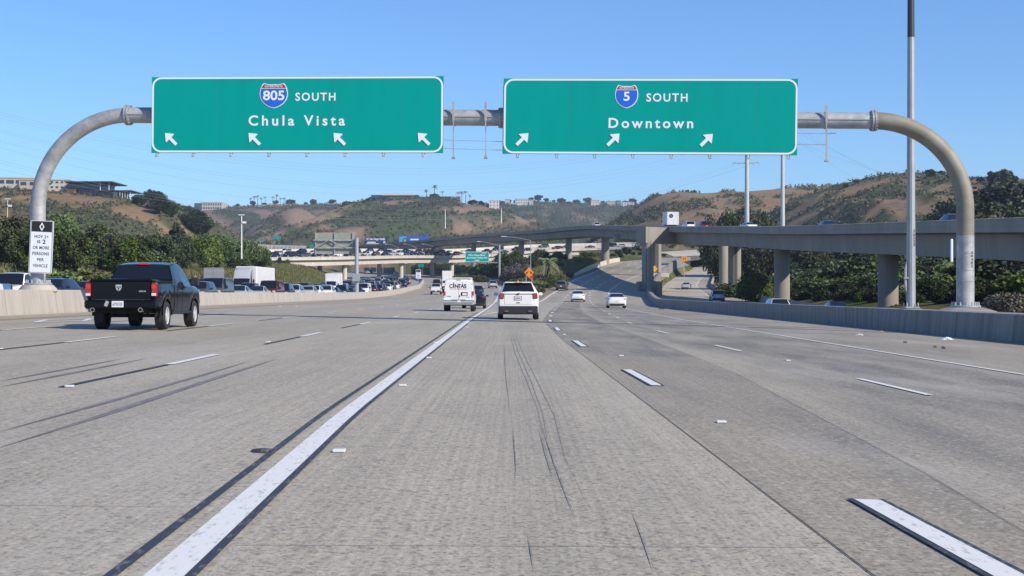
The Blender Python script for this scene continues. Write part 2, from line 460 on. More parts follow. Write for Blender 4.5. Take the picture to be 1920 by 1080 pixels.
branch = road_sheet("freeway_branch", [lambda y: xr(y) - 2.0, xr, x_a, x_b, x_e, lambda y: x_w(y) + .12], ys_r, [2, 5, 6, 5, 5],
                    lambda X, Y: zc(np.maximum(X, xr(Y)), Y),
                    lambda s, t, X, Y: np.clip(.18 + ((s >= 1) & (s <= 3)) * .30 * bell(t, .5, .3), 0, 1), lambda s, t, X, Y: .35 + 0 * X, m_road)
opp = road_sheet("oncoming_freeway", [lambda y: x_m(y) - 26.6, lambda y: x_m(y) - 22, lambda y: x_m(y) - 13, lambda y: x_m(y) - .8], axis([(-25, 330, 5), (330, 720, 8)]), [2, 6, 6],
                 lambda X, Y: zc(np.maximum(x_m(Y) - 3, -21) + 0 * X, Y) + 0 * X, lambda s, t, X, Y: .2 + 0 * X, lambda s, t, X, Y: .3 + 0 * X, m_road)
ramp = road_sheet("exit_ramp", [lambda y: x_w(y) + .7, lambda y: x_w(y) + 2.2, x_e2, lambda y: x_w2(y) + .2], axis([(20, 130, 8), (130, 452, 4)]), [2, 8, 3],
                  lambda X, Y: zE(Y), lambda s, t, X, Y: np.clip(.08 + (s == 1) * .15 * bell(t, .5, .3) + (s == 2) * .5, 0, 1), lambda s, t, X, Y: .2 + .5 * (s == 2), m_road_pale)
road_sheet('merging_road', [lambda y: 44 + (y - 490) * .36, lambda y: 62 + (y - 490) * .3, lambda y: 90 + (y - 490) * .12], axis([(492, 606, 6)]), [4, 6], lambda X, Y: ground_z(X, Y) + .5, lambda s, t, X, Y: .1 + 0 * X, lambda s, t, X, Y: .2 + 0 * X, m_road_pale)

# ------------------------------------------------------------------ paint
def paint_mat(name, c, wear, wc):
    return mat(name, c, .6, 0, wc, 9.0, clip=(wear, wear + .12), detail=9, stretch=(3, .9, 1))
m_white = paint_mat("road_paint_white", (.74, .73, .70), .54, (.46, .44, .40))
m_worn = paint_mat("road_paint_worn", (.70, .69, .66), .50, (.40, .38, .34))
m_black = paint_mat("road_tape_black", (.034, .038, .046), .53, (.15, .15, .15))
m_yel = paint_mat("road_paint_yellow", (.55, .33, .10), .5, (.38, .31, .22))
m_skid = mat("tyre_rubber_mark", (.15, .147, .145), .8, 0, (.27, .255, .225), 2.0, stretch=(14, .8, 1), clip=(.46, .66))
m_joint = mat("joint_filler", (.03, .03, .032), .9, 0, (.12, .115, .11), 3, clip=(.5, .7))
def strip(mb, xf, y0, y1, wd, zf=zc, dz=.012, step=1.0, off=0.0, w1=None, taper=False):
    ys = np.linspace(y0, y1, max(2, int(abs(y1 - y0) / step) + 1))
    xc = np.asarray(xf(ys), float) + 0 * ys + off
    dx = np.gradient(xc, ys); nl = np.sqrt(1 + dx * dx)
    wid = np.linspace(wd, wd if w1 is None else w1, len(ys)) * nl / 2
    if taper: wid = wid * np.minimum(1, np.minimum(np.linspace(.05, 4, len(ys)), np.linspace(3, .02, len(ys))))
    xa, xb = xc - wid, xc + wid
    za, zb = zf(xa, ys) + dz + ys * 2e-5, zf(xb, ys) + dz + ys * 2e-5
    n = len(ys)
    vs_ = [(xa[i], ys[i], za[i]) for i in range(n)] + [(xb[i], ys[i], zb[i]) for i in range(n)]
    mb.add(vs_, [(i, i + n, i + n + 1, i + 1) for i in range(n - 1)])
PER, DL = 14.63, 3.75
def dashes(mb, xf, y0, ymax, wd=.15, L=DL, ymin=-10, **k):
    y = y0
    while y - PER > ymin: y -= PER
    while y < ymax:
        strip(mb, xf, y, y + L, wd * (1 + max(0, y - 60) * .003), **k); y += PER
big = MB()
strip(big, xl, 2, 108, .18, step=2); strip(big, lambda y: np.where(y > 108, xl(y), xl(y)), 108, 176, .2, step=2)
strip(big, lambda y: x_e(y), 4, 176, .13, step=2)
strip(big, xr, 80, 176, .17, step=2)
big.build("edge_line", m_white, freeway)
b = MB(); strip(b, xl, 176, 700, .30, step=4, zf=lambda x, y: zc(np.minimum(x, xl(y)), y)); b.build("edge_line", m_white, thru)
b = MB(); strip(b, xr, 176, 440, .24, step=3, zf=lambda x, y: zc(np.maximum(x, xr(y)), y)); strip(b, x_e, 176, 440, .2, step=3); b.build("edge_line", m_white, branch)
b = MB(); strip(b, x_e2, 90, 450, .2, step=3, zf=lambda x, y: zE(y)); b.build("edge_line", m_white, ramp)
b = MB(); strip(b, lambda y: x_w(y) + 2.4, 130, 450, .2, step=3, zf=lambda x, y: zE(y)); b.build("median_line", m_yel, ramp)
b = MB(); strip(b, lambda y: -17.4 + 0 * y, 4, 176, .12, step=3); strip(b, lambda y: -17.1 + 0 * y, 4, 176, .10, step=3); b.build("median_line", m_yel, freeway)
b = MB(); strip(b, lambda y: x_m(y) + 2.8, 176, 690, .16, step=4); b.build("median_line", m_yel, thru)
b = MB()
strip(b, xl, 2, 176, .052, step=2, off=.118); strip(b, xl, 2, 90, .062, step=2, off=-.235)
strip(b, lambda y: x_a(y), 4.0, 9.33, .036, off=.105, dz=.010); strip(b, lambda y: x_a(y), 4.0, 9.33, .042, off=-.105, dz=.010)
for k in range(1, 5):
    for o_ in (-.10, .10): strip(b, x_a, 5.95 + k * PER, 5.95 + 4.2 + k * PER, .04, off=o_, dz=.010)
for xf, y0 in ((lambda y: -5.65 + 0 * y, 23.3), (lambda y: -9.8 + 0 * y, 31.1), (lambda y: -13.65 + 0 * y, 38)):
    for k in range(-1, 3): strip(b, xf, y0 + k * PER - 5.6, y0 + k * PER - .1, .09)
b.build("contrast_line", m_black, freeway)
b = MB()
strip(b, x_a, 4.6, 9.28, .165); dashes(b, x_a, 5.95 + PER, 176, L=4.2, ymin=6)
b.build("lane_dashes", m_white, freeway)
b = MB()
dashes(b, x_b, 19.8, 176, .12); dashes(b, lambda y: -5.65 + 0 * y, 23.3, 172); dashes(b, lambda y: -9.8 + 0 * y, 31.1, 172, .13); dashes(b, lambda y: -13.65 + 0 * y, 38, 172, .13)
b.build("lane_dashes", m_white, freeway)
b = MB()
for f in (x_a, x_b): dashes(b, f, 181, 430, .16, ymin=178)
b.build("lane_dashes", m_white, branch)
b = MB()
for k in (.25, .5, .75): dashes(b, mid_l(k), 182, 560, .18, ymin=178, zf=lambda x, y: zc(np.minimum(x, xl(y)), y))
b.build("lane_dashes", m_white, thru)
b = MB()
for k in range(14):      # faded hatching of the right shoulder
    y0 = 52 + k * 9
    xa = float(x_e(y0)) + .25; n = 8
    ys = np.linspace(y0, y0 + 7.0, n); xs = np.linspace(xa, float(x_w(y0 + 7)) - .9, n)
    vs_ = [(xs[i], ys[i] + s_, zroad(xs[i], ys[i] + s_) + .008) for i in range(n) for s_ in (0, .55)]
    b.add(vs_, [(2 * i, 2 * i + 2, 2 * i + 3, 2 * i + 1) for i in range(n - 1)])
b.build("shoulder_hatching", mat("paint_faded", (.46, .44, .40), .8, 0, (.30, .28, .25), 2.2, clip=(.40, .55)), freeway)
# carpool diamond painted in the left lane
b = MB()
def flat_poly(pts, dz=.012): b.add([(x, y, zroad(x, y) + dz) for x, y in pts], [tuple(range(len(pts)))])
for yc in (49.0, 98.0):
    for s_ in (-1, 1):
        for q in (-1, 1):
            flat_poly([(-15.5, yc + q * 3.4), (-15.5 + s_ * .75, yc), (-15.5 + s_ * .55, yc), (-15.5, yc + q * 2.6)])
b.build("carpool_diamond", m_white, freeway)
# tyre marks and joints
b = MB()
def curve_strip(pts, wd, mb, dz=.006):
    Y = [p[1] for p in pts]; X = [p[0] for p in pts]
    strip(mb, lambda y: np.interp(y, Y, X), Y[0], Y[-1], wd, dz=dz, step=.4, taper=True)
def pxy(u, v):
    y = (F_PX * EYE) / (v - HV - .022 * (u - 960)); return ((u - 960) * y / F_PX, y)
for off in (0, 1):
    curve_strip([pxy(0, 840), pxy(200, 777), pxy(400, 711), pxy(520, 673)] if not off else [pxy(0, 810), pxy(200, 755), pxy(393, 700), pxy(470, 677)], .11 if not off else .08, b)
    curve_strip([pxy(0, 726), pxy(140, 699), pxy(277, 672)] if not off else [pxy(0, 715), pxy(133, 691), pxy(230, 673)], .09, b)
b.build("skid_mark", m_skid, freeway)
b = MB()
rg = random.Random(4)
trk = [[(962, 802), (965, 840), (968, 880), (966, 905)], [(945, 640), (948, 700), (955, 760), (962, 800)],
       [(953, 612), (965, 660), (990, 720), (1010, 770), (1020, 830), (1035, 880)], [(956, 612), (972, 660), (996, 715), (1018, 775), (1028, 830), (1046, 900), (1078, 1000)],
       [(960, 612), (980, 660), (1000, 700), (1040, 780), (1060, 860), (1100, 940), (1150, 1010), (1190, 1078)], [(1010, 800), (1022, 850), (1040, 905)],
       [(1182, 950), (1205, 1010), (1228, 1078)], [(990, 1000), (1003, 1078)], [(1014, 790), (1030, 842), (1054, 910), (1086, 990)]]
for t_ in trk:
    pts = [pxy(u, v) for u, v in reversed(t_)]
    curve_strip(pts, .0065, b)
b.build("pavement_scratch", mat("scratch_dark", (.13, .128, .12), .9, 0, (.34, .32, .28), 5, clip=(.42, .60)), freeway)
b = MB()
strip(b, seam1, 2, 60, .009, dz=.005); strip(b, seam2, 2, 36, .005, dz=.005)
b.build("slab_joint", m_joint, freeway)
b = MB()      # faint saw cuts across the slabs
for (fa, fb, ph) in ((lambda y: -17.2, lambda y: -9.9, .0), (lambda y: -9.7, lambda y: -5.75, 1.7), (lambda y: -5.5, lambda y: float(xl(y)) - .3, 3.1), (lambda y: float(xl(y)) + .2, lambda y: float(seam1(y)) - .03, 2.2), (lambda y: float(seam1(y)) + .03, lambda y: float(seam2(y)) - .03, .7), (lambda y: float(seam2(y)) + .03, lambda y: float(x_e(y)) - .2, 3.7)):
    y0 = 5 + ph
    while y0 < 60:
        xa, xb = fa(y0), fb(y0); q = (.006 + y0 * 1.5e-4)
        b.add([(xa, y0, zroad(xa, y0) + .004), (xb, y0 + .3, zroad(xb, y0 + .3) + .004), (xb, y0 + .3 + q, zroad(xb, y0 + .3) + .004), (xa, y0 + q, zroad(xa, y0) + .004)], [(0, 1, 2, 3)]); y0 += 4.6
b.build("saw_cut", mat("saw_cut_dark", (.17, .165, .155), .9, 0, (.33, .31, .28), 1.6, clip=(.4, .6)), freeway)
# beside the right branch, brown dirt strip along the gore
b = MB()
ys = np.linspace(150, 372, 60)
xa, xb = xr(ys) - 3.6, xr(ys) - .5
n = len(ys)
b.add([(xa[i], ys[i], float(zc(xr(ys[i]), ys[i])) + .20) for i in range(n)] + [(xb[i], ys[i], float(zc(xr(ys[i]), ys[i])) + .02) for i in range(n)], [(i, i + n, i + n + 1, i + 1) for i in range(n - 1)])
tag(b.build("dirt_shoulder", mat("dirt", (.19, .14, .095), .95, 0, (.27, .21, .15), 1.5)), kind="structure")

# ------------------------------------------------------------------ walls
def conc(name, a, b_, sc=1.2, st=(1, 1, .35), cl=(.35, .7), joint=0.0):
    """cast concrete: blotches, water streaks down the face, form joints every `joint` metres along the road"""
    m = mat(name, a, .85, 0, b_, sc, stretch=st, clip=cl, bump=.15, detail=8)
    if m.get("done"): return m
    m["done"] = 1; n = m.node_tree.nodes; l = m.node_tree.links; p = n["Principled BSDF"]
    src = p.inputs["Base Color"].links[0].from_socket; tc = n.new("ShaderNodeTexCoord")
    def lay(src, fac, c):
        q = n.new("ShaderNodeMix"); q.data_type = 'RGBA'; l.new(fac, q.inputs[0]); l.new(src, q.inputs[6]); q.inputs[7].default_value = (*c, 1); return q.outputs[2]
    mp = n.new("ShaderNodeMapping"); mp.inputs["Scale"].default_value = (1, 1, .05); l.new(tc.outputs["Object"], mp.inputs[0])
    z = n.new("ShaderNodeTexNoise"); z.inputs["Scale"].default_value = 2.6; z.inputs["Detail"].default_value = 7; z.inputs["Roughness"].default_value = .75; l.new(mp.outputs[0], z.inputs["Vector"])
    q = n.new("ShaderNodeMapRange"); q.inputs[1].default_value = .54; q.inputs[2].default_value = .72; q.inputs[4].default_value = .65; l.new(z.outputs["Fac"], q.inputs[0])
    src = lay(src, q.outputs[0], tuple(c * .6 for c in b_))
    if joint:
        sx = n.new("ShaderNodeSeparateXYZ"); l.new(tc.outputs["Object"], sx.inputs[0])
        d_ = n.new("ShaderNodeMath"); d_.operation = 'DIVIDE'; d_.inputs[1].default_value = joint; l.new(sx.outputs[1], d_.inputs[0])
        f_ = n.new("ShaderNodeMath"); f_.operation = 'FRACT'; l.new(d_.outputs[0], f_.inputs[0])
        c_ = n.new("ShaderNodeMath"); c_.operation = 'LESS_THAN'; c_.inputs[1].default_value = .035 / joint; l.new(f_.outputs[0], c_.inputs[0])
        src = lay(src, c_.outputs[0], tuple(c * .45 for c in b_))
    l.new(src, p.inputs["Base Color"])
    return m
m_barrier = conc("barrier_concrete", (.455, .415, .355), (.35, .315, .265), 1.0, (1, 1.6, .14), (.45, .75), 6.0)
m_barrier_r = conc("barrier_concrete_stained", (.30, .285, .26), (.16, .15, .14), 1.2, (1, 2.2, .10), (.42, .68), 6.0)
m_fly = conc("viaduct_concrete", (.345, .32, .275), (.25, .23, .20), .5, (.5, .5, .12), (.35, .7), 14.0)
m_over = conc("overpass_concrete", (.62, .57, .49), (.50, .45, .38), .5, (1, 1, .35), (.35, .7), 12.0)
def wall(name, label, path, h, tb, tt, m, zf=zroad, side=1, step=6.0, cat="barrier", foot=.25, group=None):
    """path = front face line, thickness goes to `side` (+1: to +X)"""
    P = [Vector((x, y, 0)) for x, y in path]; Q = []
    for i in range(len(P) - 1):
        k = max(1, int((P[i + 1] - P[i]).length / step))
        Q += [P[i].lerp(P[i + 1], j / k) for j in range(k)]
    Q.append(P[-1]); n = len(Q); vs_ = []
    for i, p in enumerate(Q):
        t = (Q[min(i + 1, n - 1)] - Q[max(i - 1, 0)]).normalized(); nrm = Vector((t.y, -t.x, 0)) * side
        z = zf(p.x, p.y); hh = h(p.y) if callable(h) else h; th = tb(p.y) if callable(tb) else tb
        t2 = tt(p.y) if callable(tt) else tt
        ins = (th - min(t2, th)) / 2
        for o_, zz in ((0, -foot), (0, .06), (ins * .9, hh - .03), (ins + .03, hh), (th - ins - .03, hh), (th - ins * .9, hh - .03), (th, .06), (th, -foot)):
            q = p + nrm * o_; vs_.append((q.x, q.y, z + zz))
    fs_ = []
    for i in range(n - 1):
        for j in range(7): fs_.append((i * 8 + j, i * 8 + j + 1, i * 8 + 9 + j, i * 8 + 8 + j))
    fs_ += [tuple(range(8)), tuple(reversed(range((n - 1) * 8, n * 8)))]
    mb = MB(); mb.add(vs_, fs_)
    return tag(mb.build(name, m), label, cat, group)
ym = list(np.arange(-22, 66, 8)) + [66, 69] + list(range(75, 312, 12)) + list(range(312, 690, 14))
wall("median_barrier", "long pale concrete median wall between the truck's lanes and the jammed oncoming traffic", [(float(x_m(y)), y) for y in ym],
     lambda y: 1.0 if y < 67 else .86, lambda y: 1.7 if y < 67 else .65, lambda y: 1.45 if y < 67 else .30, m_barrier, side=-1)
yw = list(np.arange(-20, 130, 10)) + list(range(130, 441, 10))
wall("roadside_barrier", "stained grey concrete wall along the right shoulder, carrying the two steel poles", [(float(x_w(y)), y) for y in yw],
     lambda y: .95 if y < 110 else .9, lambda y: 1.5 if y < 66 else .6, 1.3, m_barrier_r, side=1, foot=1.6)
yw2 = list(range(60, 441, 10))
wall("ramp_barrier", "low curved concrete wall on the outer side of the exit ramp", [(float(x_w2(y)), y) for y in yw2], .85, .5, .25, conc("ramp_barrier_concrete", (.42, .39, .34), (.3, .28, .25)),
     zf=lambda x, y: float(zE(y)), side=1)
yg = list(range(318, 420, 8))
wall("gore_wall", "low pale concrete wall climbing along the left edge of the right branch below the flyover", [(float(xr(y)) - 2.1, y) for y in yg], lambda y: .2 + min(1.0, (y - 318) / 40), .5, .3, m_over,
     zf=lambda x, y: float(zc(xr(y), y)), side=-1)
yg = list(range(300, 505, 12))
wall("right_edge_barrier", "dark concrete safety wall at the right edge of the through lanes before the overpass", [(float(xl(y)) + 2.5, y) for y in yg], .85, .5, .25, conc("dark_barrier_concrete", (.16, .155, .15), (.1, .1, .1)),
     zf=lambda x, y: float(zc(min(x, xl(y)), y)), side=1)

# ------------------------------------------------------------------ flyover
def cr(pts, per):           # smooth a polyline of tuples
    P = np.array(pts, float); n = len(P); out = []
    for i in range(n - 1):
        p0, p1, p2, p3 = P[max(i - 1, 0)], P[i], P[i + 1], P[min(i + 2, n - 1)]
        k = max(1, int(np.linalg.norm(p2 - p1) / per))
        for j in range(k):
            t = j / k
            out.append(.5 * ((2 * p1) + (-p0 + p2) * t + (2 * p0 - 5 * p1 + 4 * p2 - p3) * t * t + (-p0 + 3 * p1 - 3 * p2 + p3) * t ** 3))
    out.append(P[-1]); return np.array(out)
def sweep(mb, path, prof, side=1, mi=0, tilt=0.0):
    """path (n,3), prof: list of (offset to the side, dz) closed"""
    n = len(path); k = len(prof); vs_ = []
    for i in range(n):
        t = path[min(i + 1, n - 1)] - path[max(i - 1, 0)]; t = t / np.hypot(t[0], t[1])
        nx_, ny_ = t[1] * side, -t[0] * side
        for o_, dz in prof: vs_.append((path[i][0] + nx_ * o_, path[i][1] + ny_ * o_, path[i][2] + dz + tilt * o_))
    fs_ = [(i * k + j, i * k + (j + 1) % k, (i + 1) * k + (j + 1) % k, (i + 1) * k + j) for i in range(n - 1) for j in range(k)]
    fs_ += [tuple(range(k)), tuple(reversed(range((n - 1) * k, n * k)))]
    mb.add(vs_, fs_, mi)
FLY = cr([(34.6, 60, 4.9), (34.8, 96, 6.4), (35.2, 126, 7.6), (34.4, 177, 9.6), (32.6, 205, 10.9), (28.2, 250, 13.0), (25.4, 300, 15.4), (20.5, 400, 20.2), (7.5, 470, 21.9), (-10.9, 530, 23.2), (-26, 580, 24), (-50, 650, 24.6), (-90, 740, 25)], 8)
FW = 11.0
fly = empty("flyover_bridge", (34.6, 96, 0))
tag(fly, "grey concrete flyover on round columns, rising from the right edge, curving over the freeway", "bridge")
def at_root(mb, root): 
    l_ = root.location; mb.v = [(x - l_[0], y - l_[1], z - l_[2]) for x, y, z in mb.v]; return mb
b = MB(); sweep(b, FLY, [(0, 0), (0, -1.0), (1.3, -1.16), (1.5, -3.05), (FW - 1.5, -3.05), (FW - 1.3, -1.16), (FW, -1.0), (FW, 0), (FW - .3, 0), (FW - .4, -.82), (.4, -.82), (.3, 0)])
at_root(b, fly).build("deck", m_fly, fly)
b = MB(); sweep(b, FLY, [(-.03, -.50), (-.03, -.56), (.02, -.56), (.02, -.50)]); sweep(b, FLY, [(-.04, .0), (-.04, -.12), (.3, -.02), (.3, .03)])
at_root(b, fly).build("parapet_cap", m_fly, fly)
def fly_at(y, off):
    i = int(np.argmin(np.abs(FLY[:, 1] - y))); p = FLY[i]; t = FLY[min(i + 1, len(FLY) - 1)] - FLY[max(i - 1, 0)]; t = t / np.hypot(t[0], t[1])
    j = i + (1 if y > p[1] else -1); j = min(max(j, 0), len(FLY) - 1); q = FLY[j]; s_ = 0 if q[1] == p[1] else (y - p[1]) / (q[1] - p[1])
    p = p + (q - p) * s_
    return np.array([p[0] + t[1] * off, p[1] - t[0] * off, p[2]]), math.atan2(-t[0], t[1])
def column(root, x, y, ztop, r, m=m_fly, zb=None):
    zb = float(ground_z(x, y)) - .6 if zb is None else zb
    mb = MB(); mb.lathe([(zb, r), (ztop - 1.2, r), (ztop - .4, r * 1.02), (ztop, r * 1.04)], 'z', (x, y, 0), 28)
    at_root(mb, root).build("column", m, root, 40)
for yy, r in ((149, 1.06), (198, 1.1), (392, 1.1), (445, 1.0), (500, 1.0), (560, 1.0), (620, 1.0)):
    p, _ = fly_at(yy, FW / 2 - .8); column(fly, p[0], p[1], p[2] - 3.0, r)
# outrigger bent over the exit ramp
column(fly, 24.1, 251, 10.4, 1.05); column(fly, 37.4, 237, 9.9, 1.0); column(fly, 34.4, 335, 13.4, 1.0)
column(fly, 41.0, 274, 11.3, .90)
b = MB(); zt = 12.9
A, B_ = Vector((22.9, 250.6, 0)), Vector((38.6, 262.0, 0)); d_ = (B_ - A).normalized(); nn = Vector((-d_.y, d_.x, 0)) * 1.25
b.add([tuple(p + nn * s_ + Vector((0, 0, z))) for p in (A, B_) for s_ in (-1, 1) for z in (10.0, zt)], [(0,1,3,2), (4,6,7,5), (0,4,5,1), (2,3,7,6), (0,2,6,4), (1,5,7,3)])
at_root(b, fly).build("cap_beam", m_fly, fly)
b = MB(); b.box((38.5, 274, 11.9), (8.5, 2.2, 1.6), bev=.1); at_root(b, fly).build("cap_beam", m_fly, fly)
b = MB(); b.box((30, 335, 14.1), (11.5, 2.2, 1.8), bev=.1); at_root(b, fly).build("cap_beam", m_fly, fly)
b = MB(); b.box((35.4, 238, 10.9), (6.5, 2.2, 2.0), bev=.1); at_root(b, fly).build("cap_beam", m_fly, fly)
b = MB(); b.box((24.4, 251.6, 1.3), (4.2, 5.0, 3.9), bev=.15); at_root(b, fly).build("column_pedestal", m_barrier_r, fly)
b = MB(); b.box((34.6, 335.5, float(ground_z(34.6, 335)) + .4), (5.0, 3.4, 1.0), bev=.1); at_root(b, fly).build("column_pedestal", m_over, fly)

# ------------------------------------------------------------------ connector overpass full of cars
CON = cr([(-190, 360, 7.5), (-140, 395, 10.0), (-100, 428, 11.6), (-65, 467, 13.0), (-51, 510, 14.4), (-40, 548, 15.6), (-22.6, 600, 16.9), (-6, 635, 18.6), (15, 655, 21.0), (40, 664, 22.2), (62, 655, 22.6), (85, 622, 22.6), (104, 580, 22)], 8)
CW, CT = 16.0, .14
con = empty("connector_overpass", (-40, 548, 0))
tag(con, "pale concrete overpass on round columns crossing the freeway, packed with queuing cars", "bridge")
b = MB(); sweep(b, CON[:], [(0, 0), (0, -1.05), (1.0, -1.25), (1.1, -3.1), (CW - 1, -3.1), (CW, -1.05), (CW, .55), (CW - .3, .55), (CW - .4, -.48), (.4, -.48), (.3, 0)], side=-1, tilt=CT)
at_root(b, con).build("deck", m_over, con)
b = MB(); sweep(b, CON, [(-.06, .02), (-.06, -.22), (.05, -.22), (.05, .02)], side=-1, tilt=CT); at_root(b, con).build("parapet_rail", m_over, con)
def con_at(s, off):
    """s metres along the connector from its start"""
    seg = np.linalg.norm(np.diff(CON[:, :2], axis=0), axis=1); cs = np.concatenate([[0], np.cumsum(seg)])
    s = min(max(s, 0), cs[-1] - .01); i = int(np.searchsorted(cs, s, 'right') - 1); f = (s - cs[i]) / seg[i]
    p = CON[i] + (CON[i + 1] - CON[i]) * f; t = CON[i + 1] - CON[i]; t = t / np.hypot(t[0], t[1])
    return np.array([p[0] - t[1] * off, p[1] + t[0] * off, p[2] + CT * off - .48]), math.atan2(-t[0], t[1]), cs[-1]
for yy, r in ((489, .85), (548, .85), (600, .85)):
    i = int(np.argmin(np.abs(CON[:, 1] - yy))); p = CON[i]; t = CON[i + 1] - CON[i]; t = t / np.hypot(t[0], t[1])
    bb = MB()
    q0, q1 = p[:2] + np.array([-t[1], t[0]]) * 1.2, p[:2] + np.array([-t[1], t[0]]) * 14.8
    dirv = Vector((q1[0] - q0[0], q1[1] - q0[1], 0)).normalized(); nrm = Vector((-dirv.y, dirv.x, 0)) * 1.3
    bb.add([tuple(Vector((q[0], q[1], 0)) + nrm * s_ + Vector((0, 0, z))) for q, zz in ((q0, 0), (q1, 1.3)) for s_ in (-1, 1) for z in (p[2] - 3.15 + zz, p[2] - 1.3 + zz)],
           [(0,1,3,2), (4,6,7,5), (0,4,5,1), (2,3,7,6), (0,2,6,4), (1,5,7,3)])
    at_root(bb, con).build("cap_beam", m_over, con)
    for o_ in (3.2, 12.4):
        q = p[:2] + np.array([-t[1], t[0]]) * o_; column(con, q[0], q[1], p[2] - 2.8 + CT * o_, r, m_over)
# far grey retaining wall left of the overpass
mb = MB(); P0, P1 = at(484, 458, 560), at(574, 461, 600)
n_ = 12
for k in range(n_):
    a_, c_ = P0.lerp(P1, k / n_), P0.lerp(P1, (k + .96) / n_)
    for z0_, z1_, th in ((0, 0, 0),): 
        mb.add([(a_.x, a_.y, a_.z - 6), (c_.x, c_.y, c_.z - 6), (c_.x, c_.y, c_.z), (a_.x, a_.y, a_.z), (a_.x, a_.y + .8, a_.z - 6), (c_.x, c_.y + .8, c_.z - 6), (c_.x, c_.y + .8, c_.z), (a_.x, a_.y + .8, a_.z)],
               [(0,1,2,3), (5,4,7,6), (3,2,6,7), (0,3,7,4), (1,5,6,2)])
    m_ = a_.lerp(c_, .5); mb.box((m_.x, m_.y - .05, m_.z - 2.5), (1.6, .25, 3.4))
tag(mb.build("retaining_wall", conc("blockwork_grey", (.34, .34, .335), (.22, .22, .22), .8)), "grey panelled retaining wall behind the left end of the overpass", "wall")
# ================================================================== vehicles
m_paint = mat("car_paint", (.5, .5, .5), .16, 0, obj_color=True, coat=.0, spec=.22)
m_glass = mat("car_glass", (.010, .013, .018), .04, 0, spec=.6)
m_tyre = mat("tyre_rubber", (.018, .018, .019), .85, 0, (.03, .03, .03), 6)
m_rim = mat("alloy_rim", (.66, .67, .69), .35, .25)
m_dark = mat("black_plastic", (.02, .021, .023), .6)
m_under = mat("underbody", (.012, .012, .012), .9)
m_red = mat("tail_lamp_red", (.30, .010, .012), .15, 0, spec=.8, coat=.6)
m_redbright = mat("brake_lamp_red", (.62, .02, .02), .15, 0, spec=.8)
m_lampw = mat("lamp_clear", (.75, .75, .75), .12, .2, spec=.8)
m_amber = mat("lamp_amber", (.8, .30, .03), .2)
m_chrome = mat("chrome", (.75, .76, .78), .12, 1.0)
m_pipe = mat("dull_pipe", (.22, .22, .23), .35, .7)
m_plate = mat("plate_white", (.72, .72, .74), .5)
m_ink = mat("ink_navy", (.03, .035, .10), .6)
m_blk = mat("ink_black", (.015, .015, .018), .6)
m_redink = mat("ink_red", (.45, .02, .04), .6)
m_whitepaint = mat("white_panel", (.80, .80, .80), .45, 0, (.72, .72, .71), 1.2)
VEHMATS = [m_paint, m_glass, m_tyre, m_rim, m_dark, m_red, m_lampw, m_chrome, m_under, m_whitepaint]
MI = {m: i for i, m in enumerate(VEHMATS)}

def loft_body(keys, arches, glass, parts, crown=.02, sub=None):
    """keys: (y, zb, w, belt, wr, zr); arches: (yc, zc, r).  glass: dict(ws=(y0,y1), rw=(y0,y1), side=[(y0,y1)..])"""
    K = np.array(keys, float); ys = set(K[:, 0].tolist())
    for (yc, zc_, r) in arches:
        for k in range(13):
            a = math.pi * k / 12; ys.add(round(yc - r * math.cos(a), 4))
    for (a, b_) in glass.get("side", []): ys.add(a); ys.add(b_)
    ys = sorted(ys); ys2 = [ys[0]]
    for y in ys[1:]:
        if y - ys2[-1] > .012: ys2.append(y)
    ys = ys2
    rows = []
    for y in ys:
        zb, w, belt, wr, zr = [float(np.interp(y, K[:, 0], K[:, i])) for i in range(1, 6)]
        za = zb
        for (yc, zc_, r) in arches:
            if abs(y - yc) < r: za = max(za, zc_ + math.sqrt(r * r - (y - yc) ** 2))
        zmid = max(zb + (belt - zb) * .55, za + .05)
        top = max(belt, zmid + .03)
        rows.append([(0, za), (w * .90, za), (w * .975, min(za + .06, zmid - .01)), (w * 1.0, zmid), (w * .985, top - .05), (w * .955, top), (wr, max(zr - .055, top + .004)), (wr * .93, max(zr - .01, top + .006)), (wr * .6, max(zr + crown * .7, top + .01)), (0, max(zr + crown, top + .012))])
    nj = len(rows[0]); V = []
    full = nj * 2 - 2
    for y, row in zip(ys, rows):
        ring = [(x, y, z) for x, z in row] + [(-x, y, z) for x, z in reversed(row[1:-1])]
        V += ring
    body, gl = MB(), {"windshield": MB(), "rear_window": MB(), "side_window": MB(), "side_window_": MB()}
    F = {"body": [], "windshield": [], "rear_window": [], "side_window": [], "side_window_": []}
    for i in range(len(ys) - 1):
        ym_ = (ys[i] + ys[i + 1]) / 2
        for j in range(full):
            jj = j if j < nj - 1 else full - 1 - j
            t = "body"
            if jj in (7, 8):
                for nm, g in (("windshield", "ws"), ("rear_window", "rw")):
                    if g in glass and glass[g][0] < ym_ < glass[g][1]: t = nm
            if jj == 5 and any(a < ym_ < b_ for a, b_ in glass.get("side", [])): t = "side_window" if j < nj - 1 else "side_window_"
            a, b_ = i * full + j, i * full + (j + 1) % full
            F[t].append((a, a + full, b_ + full, b_))
    F["body"].append(tuple(range(full))); F["body"].append(tuple(reversed(range((len(ys) - 1) * full, len(ys) * full))))
    def pick(fs_):
        used = sorted({i for f in fs_ for i in f}); mp = {o: k for k, o in enumerate(used)}
        mb = MB(); mb.add([V[i] for i in used], [tuple(mp[i] for i in f) for f in fs_]); return mb
    parts.append(("body", pick(F["body"]), m_paint, None, 32))
    for nm in ("windshield", "rear_window", "side_window", "side_window_"):
        if F[nm]: parts.append((nm.rstrip("_"), pick(F[nm]), m_glass, None, 32))

